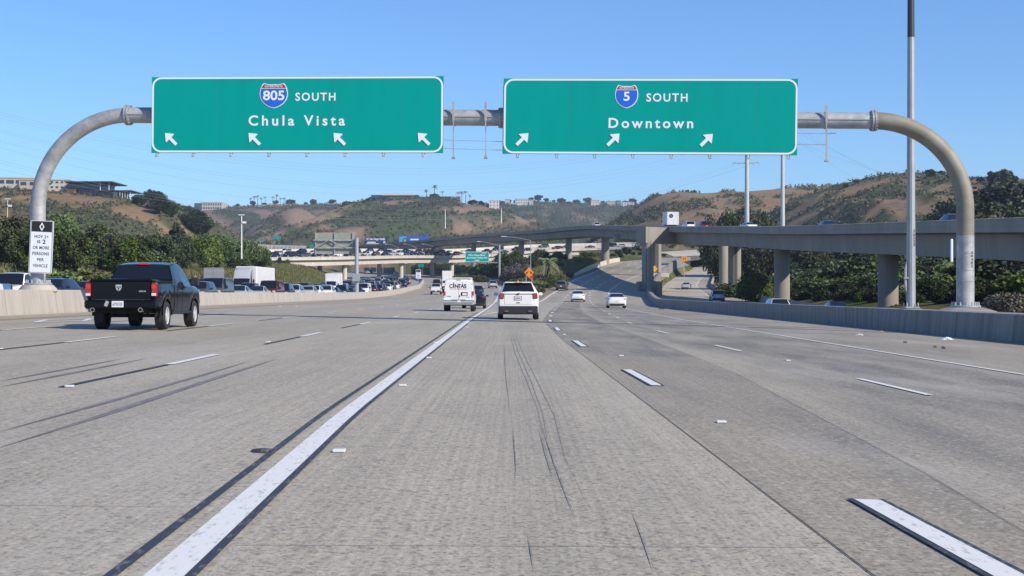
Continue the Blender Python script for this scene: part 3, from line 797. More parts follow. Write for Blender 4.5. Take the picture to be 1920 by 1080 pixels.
def wheel_parts(parts, x, y, r, wdt, spokes=5, rimr=.62):
    t = MB(); s_ = 1 if x > 0 else -1
    h = wdt / 2
    t.lathe([(-h, r * rimr), (-h, r * .93), (-h * .8, r), (h * .8, r), (h, r * .93), (h, r * rimr)], 'x', (x, y, r), 26)
    rm = MB()
    rm.lathe([(s_ * h * .92, r * rimr), (s_ * h * .86, r * (rimr - .07)), (s_ * h * .2, r * (rimr - .10))], 'x', (x, y, r), 24)
    rm.lathe([(s_ * h * .2, r * (rimr - .1)), (s_ * h * .2, .01)], 'x', (x, y, r), 24)
    for k in range(spokes):
        a = 2 * math.pi * k / spokes
        M = Matrix.Rotation(a, 4, 'X')
        rm.box((x, y, r), (h * .16, r * .19, r * (rimr - .02)), 0, Matrix.Translation((s_ * h * .72, 0, 0)) @ M @ Matrix.Translation((0, 0, r * rimr * .48)))
    rm.lathe([(s_ * h * .9, .001), (s_ * h * .88, r * .14), (s_ * h * .5, r * .16)], 'x', (x, y, r), 12)
    parts.append(("wheel", t, m_tyre, None, 40)); parts.append(("rim", rm, m_rim, len(parts) - 1, None))
def bx(parts, name, mtl, c, d, bev=.015, M=None, parent=None):
    mb = MB(); mb.box(c, d, 0, M, bev); parts.append((name, mb, mtl, parent, None)); return len(parts) - 1
def sym(parts, name, mtl, c, d, bev=.02, M=None):
    for s_ in (-1, 1):
        bx(parts, name, mtl, (c[0] * s_, c[1], c[2]), d, bev, M)

def v_sedan():
    p = []; r = .335
    keys = [(-2.42, .40, .70, .72, .60, .80), (-2.36, .30, .82, .86, .74, .97), (-2.2, .26, .89, .93, .80, 1.05), (-1.72, .22, .92, .96, .78, 1.08), (-.85, .20, .925, .97, .60, 1.405), (-.2, .20, .925, .96, .60, 1.45), (.35, .20, .925, .95, .60, 1.43), (1.3, .2, .92, .92, .76, .99), (1.9, .22, .90, .84, .72, .90), (2.25, .26, .82, .70, .62, .76), (2.40, .36, .66, .58, .5, .62)]
    loft_body(keys, [(-1.42, r, .39), (1.42, r, .39)], dict(ws=(.35, 1.3), rw=(-1.72, -.85), side=[(-1.3, -.30), (-.22, .95)]), p)
    for y in (-1.42, 1.42):
        for x in (-.80, .80): wheel_parts(p, x, y, r, .21)
    bx(p, "underbody", m_under, (0, 0, .36), (1.45, 4.2, .24), 0)
    sym(p, "tail_lamp", m_red, (.66, -2.30, .88), (.34, .16, .13))
    sym(p, "headlight", m_lampw, (.66, 2.16, .66), (.3, .26, .12))
    bx(p, "rear_bumper", m_dark, (0, -2.36, .38), (1.45, .16, .16)); bx(p, "licence_plate", m_plate, (0, -2.42, .68), (.32, .03, .16), .005)
    bx(p, "grille", m_dark, (0, 2.34, .48), (1.0, .14, .22)); sym(p, "mirror", m_paint, (1.0, .78, .98), (.2, .12, .13), .04)
    return p, 4.84
def v_suv(L=4.9, W=.985, H=1.70, hero=False, hkeys=None):
    p = []; r = .375; h = L / 2; k = H / 1.75
    keys = [(-h, .50, W * .86, .92, W * .82, .98), (-h + .05, .40, W * .93, 1.0, W * .88, 1.08), (-h + .16, .34, W * .965, 1.08, W * .875, 1.14), (-h + .52, .28, W, 1.10, W * .70, H - .04), (-h + 1.2, .24, W, 1.10, W * .72, H), (.0, .24, W, 1.08, W * .72, H), (.45, .24, W, 1.06, W * .70, H - .04), (1.18, .25, W * .99, 1.04, W * .86, 1.14), (1.9, .28, W * .97, .98, W * .82, 1.05), (h - .12, .34, W * .9, .80, W * .76, .88), (h, .44, W * .74, .66, W * .6, .72)]
    keys = hkeys or keys
    rwr = (-2.30, -1.95) if hkeys else (-h + .16, -h + .52)
    loft_body(keys, [(-1.40, r, .44), (1.48, r, .44)], dict(ws=(.45, 1.18), rw=rwr, side=[(-h + .62, -1.15), (-1.07, -.10), (-.02, .92)]), p)
    for y in (-1.40, 1.48):
        for x in (-W + .13, W - .13): wheel_parts(p, x, y, r, .245)
    bx(p, "underbody", m_under, (0, 0, .44), (1.5, L - .6, .26), 0)
    sym(p, "headlight", m_lampw, (.70, h - .24, .83), (.34, .3, .15)); bx(p, "grille", m_dark, (0, h - .03, .62), (1.1, .14, .28))
    sym(p, "mirror", m_paint if hero else m_dark, (W + .12, .82, 1.14 + .10 * hero), (.20, .13, .15), .05)
    if not hero:
        sym(p, "tail_lamp", m_red, (.76, -h + .07, 1.0), (.24, .16, .22)); bx(p, "rear_bumper", m_dark, (0, -h + .04, .48), (W * 1.65, .18, .24)); bx(p, "licence_plate", m_plate, (0, -h - .01, .82), (.32, .03, .16), .005)
    return p, L
def v_pickup_small():
    p = []; r = .39
    keys = [(-2.85, .55, .93, .98, .90, 1.22), (-2.75, .46, .97, 1.05, .92, 1.26), (-.95, .40, .98, 1.10, .92, 1.26), (-.90, .40, .98, 1.14, .82, 1.36), (-.72, .40, .98, 1.16, .74, 1.84), (.3, .40, .98, 1.14, .74, 1.88), (.75, .40, .98, 1.12, .72, 1.84), (1.35, .40, .98, 1.10, .86, 1.24), (2.5, .42, .96, 1.02, .84, 1.14), (2.78, .48, .92, .9, .8, 1.0), (2.86, .55, .86, .8, .74, .86)]
    loft_body(keys, [(-1.75, r, .47), (1.85, r, .47)], dict(ws=(.75, 1.35), rw=(-.90, -.72), side=[(-.62, .05), (.13, 1.05)]), p)
    for y in (-1.75, 1.85):
        for x in (-.84, .84): wheel_parts(p, x, y, r, .26)
    bx(p, "underbody", m_under, (0, 0, .55), (1.3, 5.0, .25), 0)
    sym(p, "tail_lamp", m_red, (.88, -2.80, 1.02), (.14, .14, .36)); sym(p, "headlight", m_lampw, (.74, 2.72, .92), (.3, .22, .2)); bx(p, "grille", m_dark, (0, 2.83, .80), (1.1, .1, .32))
    bx(p, "rear_bumper", m_dark, (0, -2.92, .62), (1.8, .16, .22)); bx(p, "licence_plate", m_plate, (0, -3.01, .66), (.32, .03, .16), .005); bx(p, "bed_floor", m_dark, (0, -1.85, 1.27), (1.55, 1.6, .05), 0); sym(p, "mirror", m_dark, (1.1, .92, 1.24), (.22, .1, .2), .03)
    return p, 5.8
def v_van():
    p = []; r = .37
    keys = [(-2.75, .52, .96, 1.15, .84, 1.96), (-2.70, .46, .985, 1.15, .86, 2.02), (-2.5, .42, 1.0, 1.15, .87, 2.06), (1.0, .40, 1.0, 1.15, .86, 2.06), (1.25, .40, 1.0, 1.14, .84, 2.0), (1.95, .40, 1.0, 1.12, .90, 1.24), (2.55, .44, .97, 1.05, .84, 1.12), (2.72, .5, .92, .9, .8, .98), (2.78, .55, .86, .8, .74, .86)]
    loft_body(keys, [(-1.55, r, .45), (1.95, r, .45)], dict(ws=(1.25, 1.95), side=[(.55, 1.6)]), p)
    for y in (-1.55, 1.95):
        for x in (-.86, .86): wheel_parts(p, x, y, r, .25, 6)
    bx(p, "underbody", m_under, (0, 0, .52), (1.4, 4.8, .26), 0)
    sym(p, "headlight", m_lampw, (.72, 2.66, .92), (.3, .2, .2)); bx(p, "grille", m_dark, (0, 2.74, .82), (1.0, .1, .3)); sym(p, "mirror", m_dark, (1.14, 1.5, 1.3), (.22, .12, .26), .03)
    return p, 5.5
def v_boxtruck(tall=2.6):
    p = []; r = .46
    bx(p, "cargo_box", m_whitepaint, (0, -1.3, 1.05 + tall / 2), (2.44, 5.4, tall), .05)
    keys = [(1.45, .55, 1.0, 1.4, .95, 2.3), (2.2, .5, 1.02, 1.4, .93, 2.35), (2.45, .5, 1.02, 1.38, .90, 2.28), (2.95, .5, 1.02, 1.36, .95, 1.5), (3.6, .5, .98, 1.2, .86, 1.32), (3.75, .6, .9, 1.05, .8, 1.12)]
    loft_body(keys, [(2.95, r, .55)], dict(ws=(2.45, 2.95), side=[(1.75, 2.7)]), p)
    for y in (-2.4, 2.95):
        for x in (-.9, .9): wheel_parts(p, x, y, r, .30, 6)
    bx(p, "chassis", m_under, (0, -.6, .8), (1.3, 6.6, .45), 0)
    sym(p, "headlight", m_lampw, (.74, 3.64, .95), (.3, .2, .22)); bx(p, "grille", m_dark, (0, 3.72, .92), (1.0, .1, .34)); sym(p, "mirror", m_dark, (1.25, 2.6, 1.75), (.2, .1, .4), .03)
    sym(p, "tail_lamp", m_red, (1.0, -4.0, .92), (.2, .1, .14)); bx(p, "rear_bumper", m_dark, (0, -4.0, .55), (2.2, .1, .2))
    return p, 8.0
def v_semi():
    p = []; r = .50
    bx(p, "trailer", m_whitepaint, (0, -5.2, 2.55), (2.55, 13.0, 2.85), .06)
    keys = [(1.6, .6, 1.1, 1.6, 1.05, 3.85), (2.6, .6, 1.15, 1.6, 1.05, 3.82), (3.5, .6, 1.18, 1.6, .98, 3.45), (3.95, .6, 1.18, 1.62, 1.0, 2.70), (4.05, .6, 1.18, 1.62, 1.02, 2.5), (4.45, .6, 1.18, 1.58, 1.05, 1.74), (5.8, .6, 1.08, 1.4, .95, 1.52), (6.1, .7, .98, 1.2, .85, 1.3)]
    loft_body(keys, [(5.0, r, .60)], dict(ws=(4.02, 4.45), side=[(3.4, 4.2)]), p)
    for y in (-10.6, -9.3, 1.2, 2.4, 5.0):
        for x in (-1.0, 1.0): wheel_parts(p, x, y, r, .32, 6)
    bx(p, "chassis", m_under, (0, -3, .95), (1.2, 16, .35), 0)
    sym(p, "headlight", m_lampw, (.86, 5.98, 1.05), (.28, .2, .24)); bx(p, "grille", m_chrome, (0, 6.1, 1.1), (1.1, .1, .6)); sym(p, "mirror", m_dark, (1.42, 4.2, 2.1), (.22, .1, .6), .04)
    return p, 18.0

PROTO = {}
def proto(kind):
    if kind not in PROTO:
        parts, L = {"sedan": v_sedan, "suv": v_suv, "pickup": v_pickup_small, "van": v_van, "box": v_boxtruck, "semi": v_semi,
                    "compact": lambda: v_suv(4.3, .91, 1.58), "bigsuv": lambda: v_suv(5.1, 1.0, 1.86)}[kind]()
        PROTO[kind] = [parts, L, {}, None]
    return PROTO[kind]
def vehicle(kind, name, loc, heading, color, label, cat, group=None, detail=True, pitch=0.0):
    """heading 0 = driving away from the camera (+Y)"""
    P = proto(kind); c4 = (*color, 1)
    if not detail:                 # too small in the picture to show its parts: one mesh
        if P[3] is None:
            mb = MB(); ids = []
            for (nm, m_, mt, par, sm) in P[0]: mb.merge(m_, MI.get(mt, 4))
            P[3] = mb.mesh(kind + "_far", VEHMATS, 32)
        o = link(name, P[3], None, loc, (pitch, 0, heading)); o.color = c4
        return tag(o, label, cat, group)
    root = empty(name, loc, (pitch, 0, heading)); tag(root, label, cat, group); objs = []
    for k, (nm, m_, mt, par, sm) in enumerate(P[0]):
        if k not in P[2]: P[2][k] = m_.mesh(nm, mt, sm)
        o = link(nm, P[2][k], root if par is None else objs[par]); o.color = c4; objs.append(o)
    return root
def extra(root, parts, color):
    objs = []
    for (nm, m_, mt, par, sm) in parts:
        o = m_.build(nm, mt, root if par is None else objs[par], sm); o.color = (*color, 1); objs.append(o)
    return objs
WHITE, BLACK, GREY, SILVER, NAVY, RED, MAROON, BLUE, GREEN = (.78, .78, .77), (.014, .015, .018), (.07, .075, .08), (.42, .43, .45), (.016, .024, .055), (.40, .02, .02), (.11, .014, .018), (.05, .09, .2), (.03, .07, .06)
CN = {WHITE: "white", BLACK: "black", GREY: "dark grey", SILVER: "silver", NAVY: "navy blue", RED: "red", MAROON: "maroon", BLUE: "blue", GREEN: "dark green"}

# ------------------------------------------------------------------ hero: the black pickup
def hero_pickup():
    col = (.004, .0055, .009); p = []; r = .405; W = 1.008
    keys = [(-2.90, .86, .93, 1.12, .90, 1.36), (-2.86, .80, .985, 1.2, .955, 1.42), (-2.70, .62, W, 1.25, .965, 1.445), (-1.0, .50, W, 1.26, .96, 1.445), (-.80, .45, W, 1.27, .955, 1.45), (-.76, .45, W, 1.29, .94, 1.47), (-.50, .45, W, 1.30, .78, 1.90), (.05, .45, W, 1.28, .79, 1.965), (.65, .45, W, 1.27, .78, 1.95), (1.05, .45, W, 1.26, .77, 1.88), (1.72, .45, W, 1.25, .90, 1.36), (2.55, .48, .985, 1.18, .90, 1.28), (2.82, .54, .95, 1.0, .86, 1.14), (2.92, .62, .86, .9, .76, .98)]
    loft_body(keys, [(-1.72, r, .50), (1.86, r, .50)], dict(ws=(1.05, 1.72), rw=(-.76, -.50), side=[(-.36, .17), (.27, 1.44)]), p)
    for y in (-1.72, 1.86):
        for x in (-.87, .87): wheel_parts(p, x, y, r, .29, 5, .64)
    Y0 = -2.90
    tg = bx(p, "tailgate", m_paint, (0, Y0 - .015, 1.125), (1.66, .07, .52), .025)
    bx(p, "tailgate_spoiler", m_paint, (0, Y0 + .02, 1.425), (1.72, .14, .06), .025)
    bx(p, "tailgate_recess", m_dark, (0, Y0 - .035, .872), (1.66, .05, .02), .003)
    for s_ in (-1, 1):
        k = bx(p, "tail_lamp", m_red, (.925 * s_, Y0 + .03, 1.15), (.165, .17, .40), .03)
        bx(p, "reversing_lamp", m_lampw, (.925 * s_, Y0 - .058, 1.015), (.13, .02, .075), .01, parent=k)
        bx(p, "brake_lens", m_redbright, (.925 * s_, Y0 - .057, 1.235), (.12, .012, .11), .01, parent=k)
    bx(p, "rear_bumper", m_paint, (0, Y0 - .07, .735), (2.0, .26, .235), .06)
    bx(p, "bumper_step", m_dark, (0, Y0 - .09, .862), (1.3, .2, .02), .005)
    k = bx(p, "licence_plate", m_plate, (-.05, Y0 - .21, .745), (.33, .02, .175), .005)
    p.append(("frame_bracket", MB().box((-.36, Y0 - .205, .76), (.10, .025, .16), 0, Matrix.Rotation(.4, 4, 'Y'), .02), m_chrome, None, None))
    for x in (-.74, .60):
        mb = MB(); mb.lathe([(Y0 - .26, .048), (Y0 - .26, .062), (Y0 - .05, .062)], 'z', (0, 0, 0), 16)
        mb.v = [(vx + x, vz, vy + .585) for vx, vy, vz in mb.v]
        p.append(("exhaust_tip", mb, m_chrome, None, 50))
        mb2 = MB(); mb2.lathe([(0, .001), (0, .05)], 'z', (0, 0, 0), 16); mb2.v = [(vx + x, Y0 - .24, vy + .585) for vx, vy, vz in mb2.v]
        p.append(("exhaust_bore", mb2, m_under, len(p) - 1, None))
    bx(p, "high_brake_lamp", m_redbright, (-.0, -.52, 1.925), (.36, .06, .055), .01)
    bx(p, "underbody", m_under, (0, .1, .62), (1.35, 5.0, .28), 0)
    mb = MB(); mb.cyl((-.75, -1.72, r), (.75, -1.72, r), .055); mb.lathe([(-.16, .02), (-.1, .14), (.1, .14), (.16, .02)], 'x', (0.05, -1.72, r), 14)
    for x in (-.50, .50):
        mb.box((x, -1.9, .40), (.09, .5, .07)); mb.cyl((x * .8, -1.6, .42), (x * .85, -1.45, .8), .035)
    p.append(("rear_axle", mb, m_under, None, 40))
    mb = MB(); mb.tube([(-.1, -2.6, .52), (.0, -2.5, .46), (.12, -2.6, .50)], .02); mb.box((0, -2.75, .52), (.12, .3, .1)); p.append(("tow_hitch", mb, m_under, None, None))
    for s_ in (-1, 1):
        bx(p, "mirror", m_dark, (1.17 * s_, 1.12, 1.40), (.26, .13, .25), .05)
        bx(p, "door_handle", m_dark, (1.005 * s_, .35, 1.17), (.03, .22, .04), .01); bx(p, "door_handle", m_dark, (1.005 * s_, -.28, 1.17), (.03, .18, .04), .01)
        bx(p, "running_board", m_dark, (.98 * s_, .1, .47), (.10, 2.3, .08), .02)
        bx(p, "door_seam", m_under, (1.009 * s_, .22, .9), (.004, .012, .74), 0); bx(p, "door_seam", m_under, (1.009 * s_, -.44, .9), (.004, .012, .74), 0); bx(p, "cab_gap", m_under, (1.004 * s_, -.80, .98), (.012, .03, .92), 0)
        bx(p, "headlight", m_lampw, (.80 * s_, 2.70, 1.06), (.26, .34, .2), .03)
        for yc in (-1.72, 1.86):
            mb = MB(); ring = [(math.cos(a), math.sin(a)) for a in [math.pi * k / 14 for k in range(15)]]
            vs_ = []
            for cx_, sy in ring:
                for rr, xo in ((.50, 1.012), (.545, 1.018), (.545, .97), (.50, .97)): vs_.append((xo * s_, yc + cx_ * rr, r + sy * rr))
            mb.add(vs_, [(i * 4 + j, i * 4 + (j + 1) % 4, i * 4 + 4 + (j + 1) % 4, i * 4 + 4 + j) for i in range(14) for j in range(4)])
            p.append(("wheel_arch", mb, m_paint, None, 40))
    bx(p, "fender_badge", m_chrome, (1.012, -2.38, 1.075), (.006, .20, .055), .002)
    mb = MB(); mb.cyl((.93, 1.75, 1.3), (.93, 1.62, 2.05), .006, .003, 6); p.append(("antenna", mb, m_dark, None, None))
    d = 42.7; x = -11.0
    root = empty("pickup_truck", (x, d, zroad(x, d)), (0, 0, 0)); tag(root, "black quad-cab pickup truck with twin chrome exhausts, 4x4 badge and red tail lamps", "pickup truck")
    extra(root, p, col)
    text("67931E3", root, m_ink, -.05, .705, .27, .085, Y0 - .222, .01, "plate_number")
    text("4X4", root, m_chrome, .60, 1.085, .20, .05, Y0 - .056, .02, "badge")
    mb = MB()   # shield emblem with a horned head
    sh = [(-.085, .075), (.085, .075), (.08, -.02), (.05, -.075), (0, -.10), (-.05, -.075), (-.08, -.02)]
    mb.prism([(-a - .05 * 0, z + 1.215) for a, z in sh], Y0 - .062, Y0 - .045)
    o = mb.build("emblem", m_chrome, root); o.location.x = -.06
    mb = MB()
    for s_ in (-1, 1):
        mb.prism([(s_ * .02, 1.255), (s_ * .055, 1.245), (s_ * .06, 1.20), (s_ * .035, 1.175), (s_ * .04, 1.21), (s_ * .022, 1.225)], Y0 - .066, Y0 - .06)
    mb.prism([(-.018, 1.22), (.018, 1.22), (.012, 1.14), (0, 1.125), (-.012, 1.14)], Y0 - .066, Y0 - .06)
    mb.build("emblem_relief", m_dark, o)
    return root
hero_pickup()

# ------------------------------------------------------------------ hero: white SUV ahead
def hero_suv():
    p, L = v_suv(5.0, 1.0, 1.735, True, [(-2.5, .40, .88, 1.12, .84, 1.22), (-2.44, .32, .95, 1.24, .88, 1.31), (-2.30, .28, .985, 1.30, .845, 1.35), (-1.95, .26, 1.0, 1.31, .69, 1.77), (-1.2, .24, 1.0, 1.29, .70, 1.815), (0, .24, 1.0, 1.26, .70, 1.815), (.45, .24, 1.0, 1.22, .69, 1.77), (1.22, .25, .99, 1.14, .86, 1.24), (1.9, .28, .97, 1.05, .82, 1.12), (2.38, .34, .9, .85, .76, .93), (2.5, .44, .74, .70, .6, .76)]); h = L / 2; Y0 = -h
    for s_ in (-1, 1):
        k = bx(p, "tail_lamp", m_red, (.80 * s_, Y0 + .06, 1.145), (.25, .2, .29), .045, Matrix.Rotation(-.12 * s_, 4, 'Y'))
        bx(p, "roof_rail", m_dark, (.62 * s_, -.6, 1.85), (.05, 2.6, .05), .02)
        bx(p, "exhaust_tip", m_pipe, (.56 * s_, Y0 - .08, .42), (.20, .10, .075), .02)
        bx(p, "bumper_reflector", m_red, (.70 * s_, Y0 - .04, .56), (.14, .08, .022), .005)
    bx(p, "tailgate_trim", m_dark, (0, Y0 + .02, 1.245), (1.42, .08, .035), .01)
    bx(p, "rear_bumper", m_dark, (0, Y0 + .04, .47), (1.88, .22, .40), .06)
    bx(p, "licence_plate_frame", m_dark, (-.02, Y0 - .012, 1.04), (.37, .04, .20), .01)
    bx(p, "licence_plate", m_plate, (-.02, Y0 - .034, 1.04), (.32, .012, .165), .004)
    bx(p, "tailgate_handle", m_dark, (0, Y0 - .03, .83), (.17, .03, .025), .005)
    bx(p, "tailgate", m_paint, (0, Y0 + .02, .97), (1.34, .07, .46), .03)
    mb = MB(); mb.lathe([(0, .001), (0, .075), (-.02, .08)], 'z', (0, 0, 0), 18); mb.v = [(a, Y0 - .03 + c, b_ * .45 + 1.25) for a, b_, c in mb.v]; p.append(("emblem", mb, mat("emblem_blue", (.03, .05, .12), .3, .3), None, None))
    bx(p, "roof_spoiler", m_paint, (0, Y0 + .50, 1.80), (1.30, .26, .05), .02)
    mb = MB(); mb.add([(-.04, -1.5, 1.82), (.04, -1.5, 1.82), (0, -1.55, 1.93), (0, -1.25, 1.83)], [(0, 1, 2), (0, 2, 3), (1, 3, 2)]); p.append(("roof_antenna", mb, m_paint, None, None))
    bx(p, "high_brake_lamp", m_red, (0, Y0 + .365, 1.79), (.36, .05, .03), .005)
    mb = MB(); mb.tube([(.34, Y0 + .17, 1.37), (.02, Y0 + .19, 1.42)], .012, 6); p.append(("rear_wiper", mb, m_dark, None, None))
    x, d = .30, 67.6 + h
    root = empty("suv", (x, d, zroad(x, d))); tag(root, "white SUV with black lower bumper and dark rear window straight ahead in the camera's lane", "SUV")
    extra(root, p, WHITE)
    b = MB()
    for k in range(6): b.box((-.125 + k * .042, Y0 - .042, 1.04), (.022, .006, .07))
    b.build("plate_characters", m_ink, root)
hero_suv()
# ------------------------------------------------------------------ hero: white service van
def hero_van():
    p, L = v_van(); Y0 = -2.75
    for s_ in (-1, 1):
        k = bx(p, "tail_lamp", m_red, (.90 * s_, Y0 + .03, 1.12), (.14, .1, .36), .02); bx(p, "reversing_lamp", m_lampw, (.90 * s_, Y0 - .022, .985), (.11, .02, .07), .01, parent=k)
        for zz in (.95, 1.75): bx(p, "door_hinge", m_dark, (.86 * s_, Y0 - .005, zz), (.03, .03, .07), .005)
    bx(p, "rear_bumper", m_chrome, (0, Y0 - .06, .66), (1.98, .2, .19), .05)
    bx(p, "bumper_step", m_dark, (0, Y0 - .085, .765), (.9, .14, .012), 0)
    bx(p, "licence_plate_recess", m_dark, (.36, Y0 + .0, 1.13), (.43, .03, .24), .01); bx(p, "licence_plate", m_plate, (.38, Y0 - .018, 1.12), (.28, .012, .15), .003)
    bx(p, "door_seam", m_under, (0, Y0 + .001, 1.2), (.012, .012, 1.1), 0); bx(p, "tow_hitch", m_lampw, (.02, Y0 - .18, .66), (.2, .06, .16), .02)
    bx(p, "door_handle", m_dark, (.07, Y0 - .01, 1.0), (.05, .04, .12), .01)
    bx(p, "dealer_sticker", mat("sticker_green", (.15, .28, .22), .5), (-.62, Y0 - .001, .98), (.26, .006, .06), 0); bx(p, "model_badge", m_dark, (.58, Y0 - .001, .93), (.22, .006, .03), 0)
    bx(p, "high_brake_lamp", m_red, (0, Y0 + .02, 2.03), (.3, .05, .03), .005)
    mb = MB()
    for y in (-2.2, -.2, .9): mb.cyl((-.78, y, 2.17), (.78, y, 2.17), .02); mb.cyl((-.76, y, 2.04), (-.76, y, 2.2), .018); mb.cyl((.76, y, 2.04), (.76, y, 2.2), .018)
    p.append(("roof_rack", mb, m_whitepaint, None, 40))
    x, d = -3.42, 90.5 + 2.75
    root = empty("service_van", (x, d, zroad(x, d))); tag(root, "white service van with dark CINTAS lettering across its rear doors", "van"); extra(root, p, WHITE)
    big_ = [("C", -.49, .20), ("i", -.315, .045), ("N", -.13, .23), ("T", .07, .16), ("A", .245, .22), ("S", .42, .17)]
    for ch, cx, wd in big_:
        if ch == "i":
            mb = MB(); mb.box((cx, Y0 - .006, 1.66), (.065, .008, .26)); mb.box((cx, Y0 - .006, 1.835), (.065, .008, .05)); mb.build("lettering", m_blk, root)
        else: text(ch, root, m_blk, cx, 1.53, wd * (1.05 if ch != "N" else 1), .26, Y0 - .008, .03)
    mb = MB(); mb.add([(.225, Y0 - .008, 1.80), (.27, Y0 - .008, 1.80), (.262, Y0 - .008, 1.90)], [(0, 1, 2)]); mb.build("lettering", m_blk, root)
    text("THE UNIFORM PEOPLE", root, m_redink, 0, 1.43, 1.12, .05, Y0 - .008, .01)
hero_van()
# ------------------------------------------------------------------ other traffic ahead
def ahead(kind, name, x, yrear, color, label, cat, zf=zroad, group=None, head=0.0, detail=True):
    L = proto(kind)[1]; y = yrear + L / 2
    pit = math.atan2(zf(x, y + 2) - zf(x, y - 2), 4)
    return vehicle(kind, name, (x, y, zf(x, y)), head, color, label, cat, group, detail, pit)
ahead("sedan", "sedan", -2.95, 108, BLACK, "black sedan half hidden ahead of the white lettered van, one red tail lamp showing", "car")
ahead("suv", "suv", -5.8, 236, BLACK, "black SUV beyond the lettered van, taller than the sedan in front of it", "SUV", head=.05)
ahead("suv", "suv", -4.3, 312, SILVER, "pale silver SUV by the dark barrier, just left of the orange diamond sign", "SUV", head=.06)
ahead("pickup", "pickup_truck", -13.35, 246, WHITE, "white work pickup in the left lane, behind the lettered van's left side", "pickup truck", head=.03)
ahead("pickup", "pickup_truck", -13.9, 296, WHITE, "farther white pickup just right of the white work pickup", "pickup truck", head=.04)
ahead("pickup", "pickup_truck", -17.3, 322, BLACK, "dark pickup ahead of both white pickups near the overpass", "pickup truck", head=.05)
ahead("box", "box_truck", -16.4, 352, GREY, "truck with a pale box partly hidden above the lettered van's roof", "truck", head=.06)
ahead("suv", "suv", 9.0, 252, GREY, "dark grey SUV climbing the right branch along its left line", "SUV", head=-.12)
ahead("sedan", "sedan", 8.75, 185, WHITE, "white sedan between the dashed lines, left of the nearer white sedan", "car", head=-.05)
ahead("sedan", "sedan", 10.15, 135.5, WHITE, "nearer white sedan with a full-width dark light bar by the right edge line", "car", head=-.03)
zramp = lambda x, y: float(zE(y))
ahead("suv", "suv", 23.6, 124, WHITE, "white SUV with red tail lamps on the exit ramp, seen over the wall", "SUV", zramp)
ahead("suv", "suv", 29.2, 199, SILVER, "silver SUV on the exit ramp beside the bushes", "SUV", zramp, head=-.06)
ahead("sedan", "sedan", 37.3, 300, SILVER, "small silver car in sun on the exit ramp left of its white line", "car", zramp, head=-.2)
ahead("sedan", "sedan", 28.4, 122, NAVY, "dark blue sedan, only its roof showing over the wall between two flyover columns", "car", zramp)
ahead("suv", "suv", 36.9, 372, BLACK, "black vehicle far up the right branch, half hidden by a column", "SUV", zroad, head=-.45)
def on_fly(kind, name, y, off, color, label, cat):
    p, hd = fly_at(y, off); q, _ = fly_at(y + 6, off)
    return vehicle(kind, name, (p[0], p[1], p[2] - .80), hd, color, label, cat, None, True, math.atan2(q[2] - p[2], 6))
bt = on_fly("box", "box_truck", 289, 6.3, WHITE, "white box truck with a round logo on its rear door, crossing the flyover", "truck")
on_fly("suv", "suv", 255, 4.0, WHITE, "white SUV following the box truck on the flyover", "SUV")
on_fly("suv", "suv", 240, 3.5, MAROON, "dark red SUV on the flyover right of the white SUV", "SUV")
on_fly("sedan", "sedan", 215, 4.4, WHITE, "white sedan on the flyover in front of the bushy trees", "car")
on_fly("sedan", "sedan", 172, 3.8, NAVY, "dark blue car on the flyover left of the tall lamp pole", "car")
on_fly("sedan", "sedan", 123, 3.1, NAVY, "dark blue car on the flyover just left of the curved sign post", "car")
on_fly("suv", "suv", 405, 4.2, WHITE, "white SUV far along the flyover, left of the box truck", "SUV")
# logo and door bars on the box truck's rear
mb = MB(); mb.lathe([(0, .20), (0, .42)], 'z', (0, 0, 0), 20); mb.v = [(x - .35, -4.012, y + 2.85) for x, y, z in mb.v]; mb.build("logo", m_blk, bt)
mb = MB(); mb.lathe([(0, .001), (0, .16)], 'z', (0, 0, 0), 16); mb.v = [(x - .35, -4.014, y + 2.85) for x, y, z in mb.v]; mb.build("logo", m_dark, bt)
mb = MB()
for z in (1.4, 1.9, 2.4, 2.9, 3.4): mb.box((1.1, -4.02, z), (.12, .04, .05)); mb.box((-1.1, -4.02, z), (.12, .04, .05))
mb.build("door_hinge", m_dark, bt)

# ------------------------------------------------------------------ the jam coming the other way
rg = random.Random(11)
LN = ["jammed lane along the median wall", "second jammed lane from the wall", "third jammed lane from the wall", "jammed lane nearest the bank"]
ORD = ["first", "second", "third", "fourth", "fifth", "sixth", "seventh", "eighth", "ninth", "tenth", "eleventh", "twelfth", "thirteenth", "fourteenth", "fifteenth", "sixteenth", "seventeenth", "eighteenth", "nineteenth", "twentieth"]
KN = {"sedan": ("sedan", "car"), "suv": ("suv", "SUV"), "compact": ("hatchback", "car"), "pickup": ("pickup_truck", "pickup truck"), "bigsuv": ("suv", "SUV"), "van": ("van", "van"), "box": ("box_truck", "truck"), "semi": ("semi_truck", "truck")}
KW = {"sedan": "sedan", "suv": "SUV", "bigsuv": "tall SUV", "compact": "hatchback", "pickup": "pickup", "van": "van"}
count = {}
def zopp(x, y): return float(zc(max(float(x_m(y)) - 3, -21), y))
def jam(kind, y, lane, color, label=None, jit=0.0):
    x = float(x_m(y)) - 4.4 - 3.75 * lane + jit
    dx = float(x_m(y + 5) - x_m(y - 5)) / 10
    nm, cat = KN[kind]
    if label is None:
        key = (CN[color], KW[kind], lane); count[key] = count.get(key, 0) + 1
        label = f"{ORD[count[key] - 1]} {CN[color]} {KW[kind]} from the near end, {LN[lane]}"
    pit = -math.atan2(zopp(x, y + 2) - zopp(x, y - 2), 4)
    vehicle(kind, nm, (x, y, zopp(x, y)), math.pi - math.atan(dx), color, label, cat, "oncoming vehicles queuing in the jam", y < 150, pit)
jam("pickup", 63.5, 0, WHITE, "white pickup at the left edge of the picture, beyond the median wall", -.5)
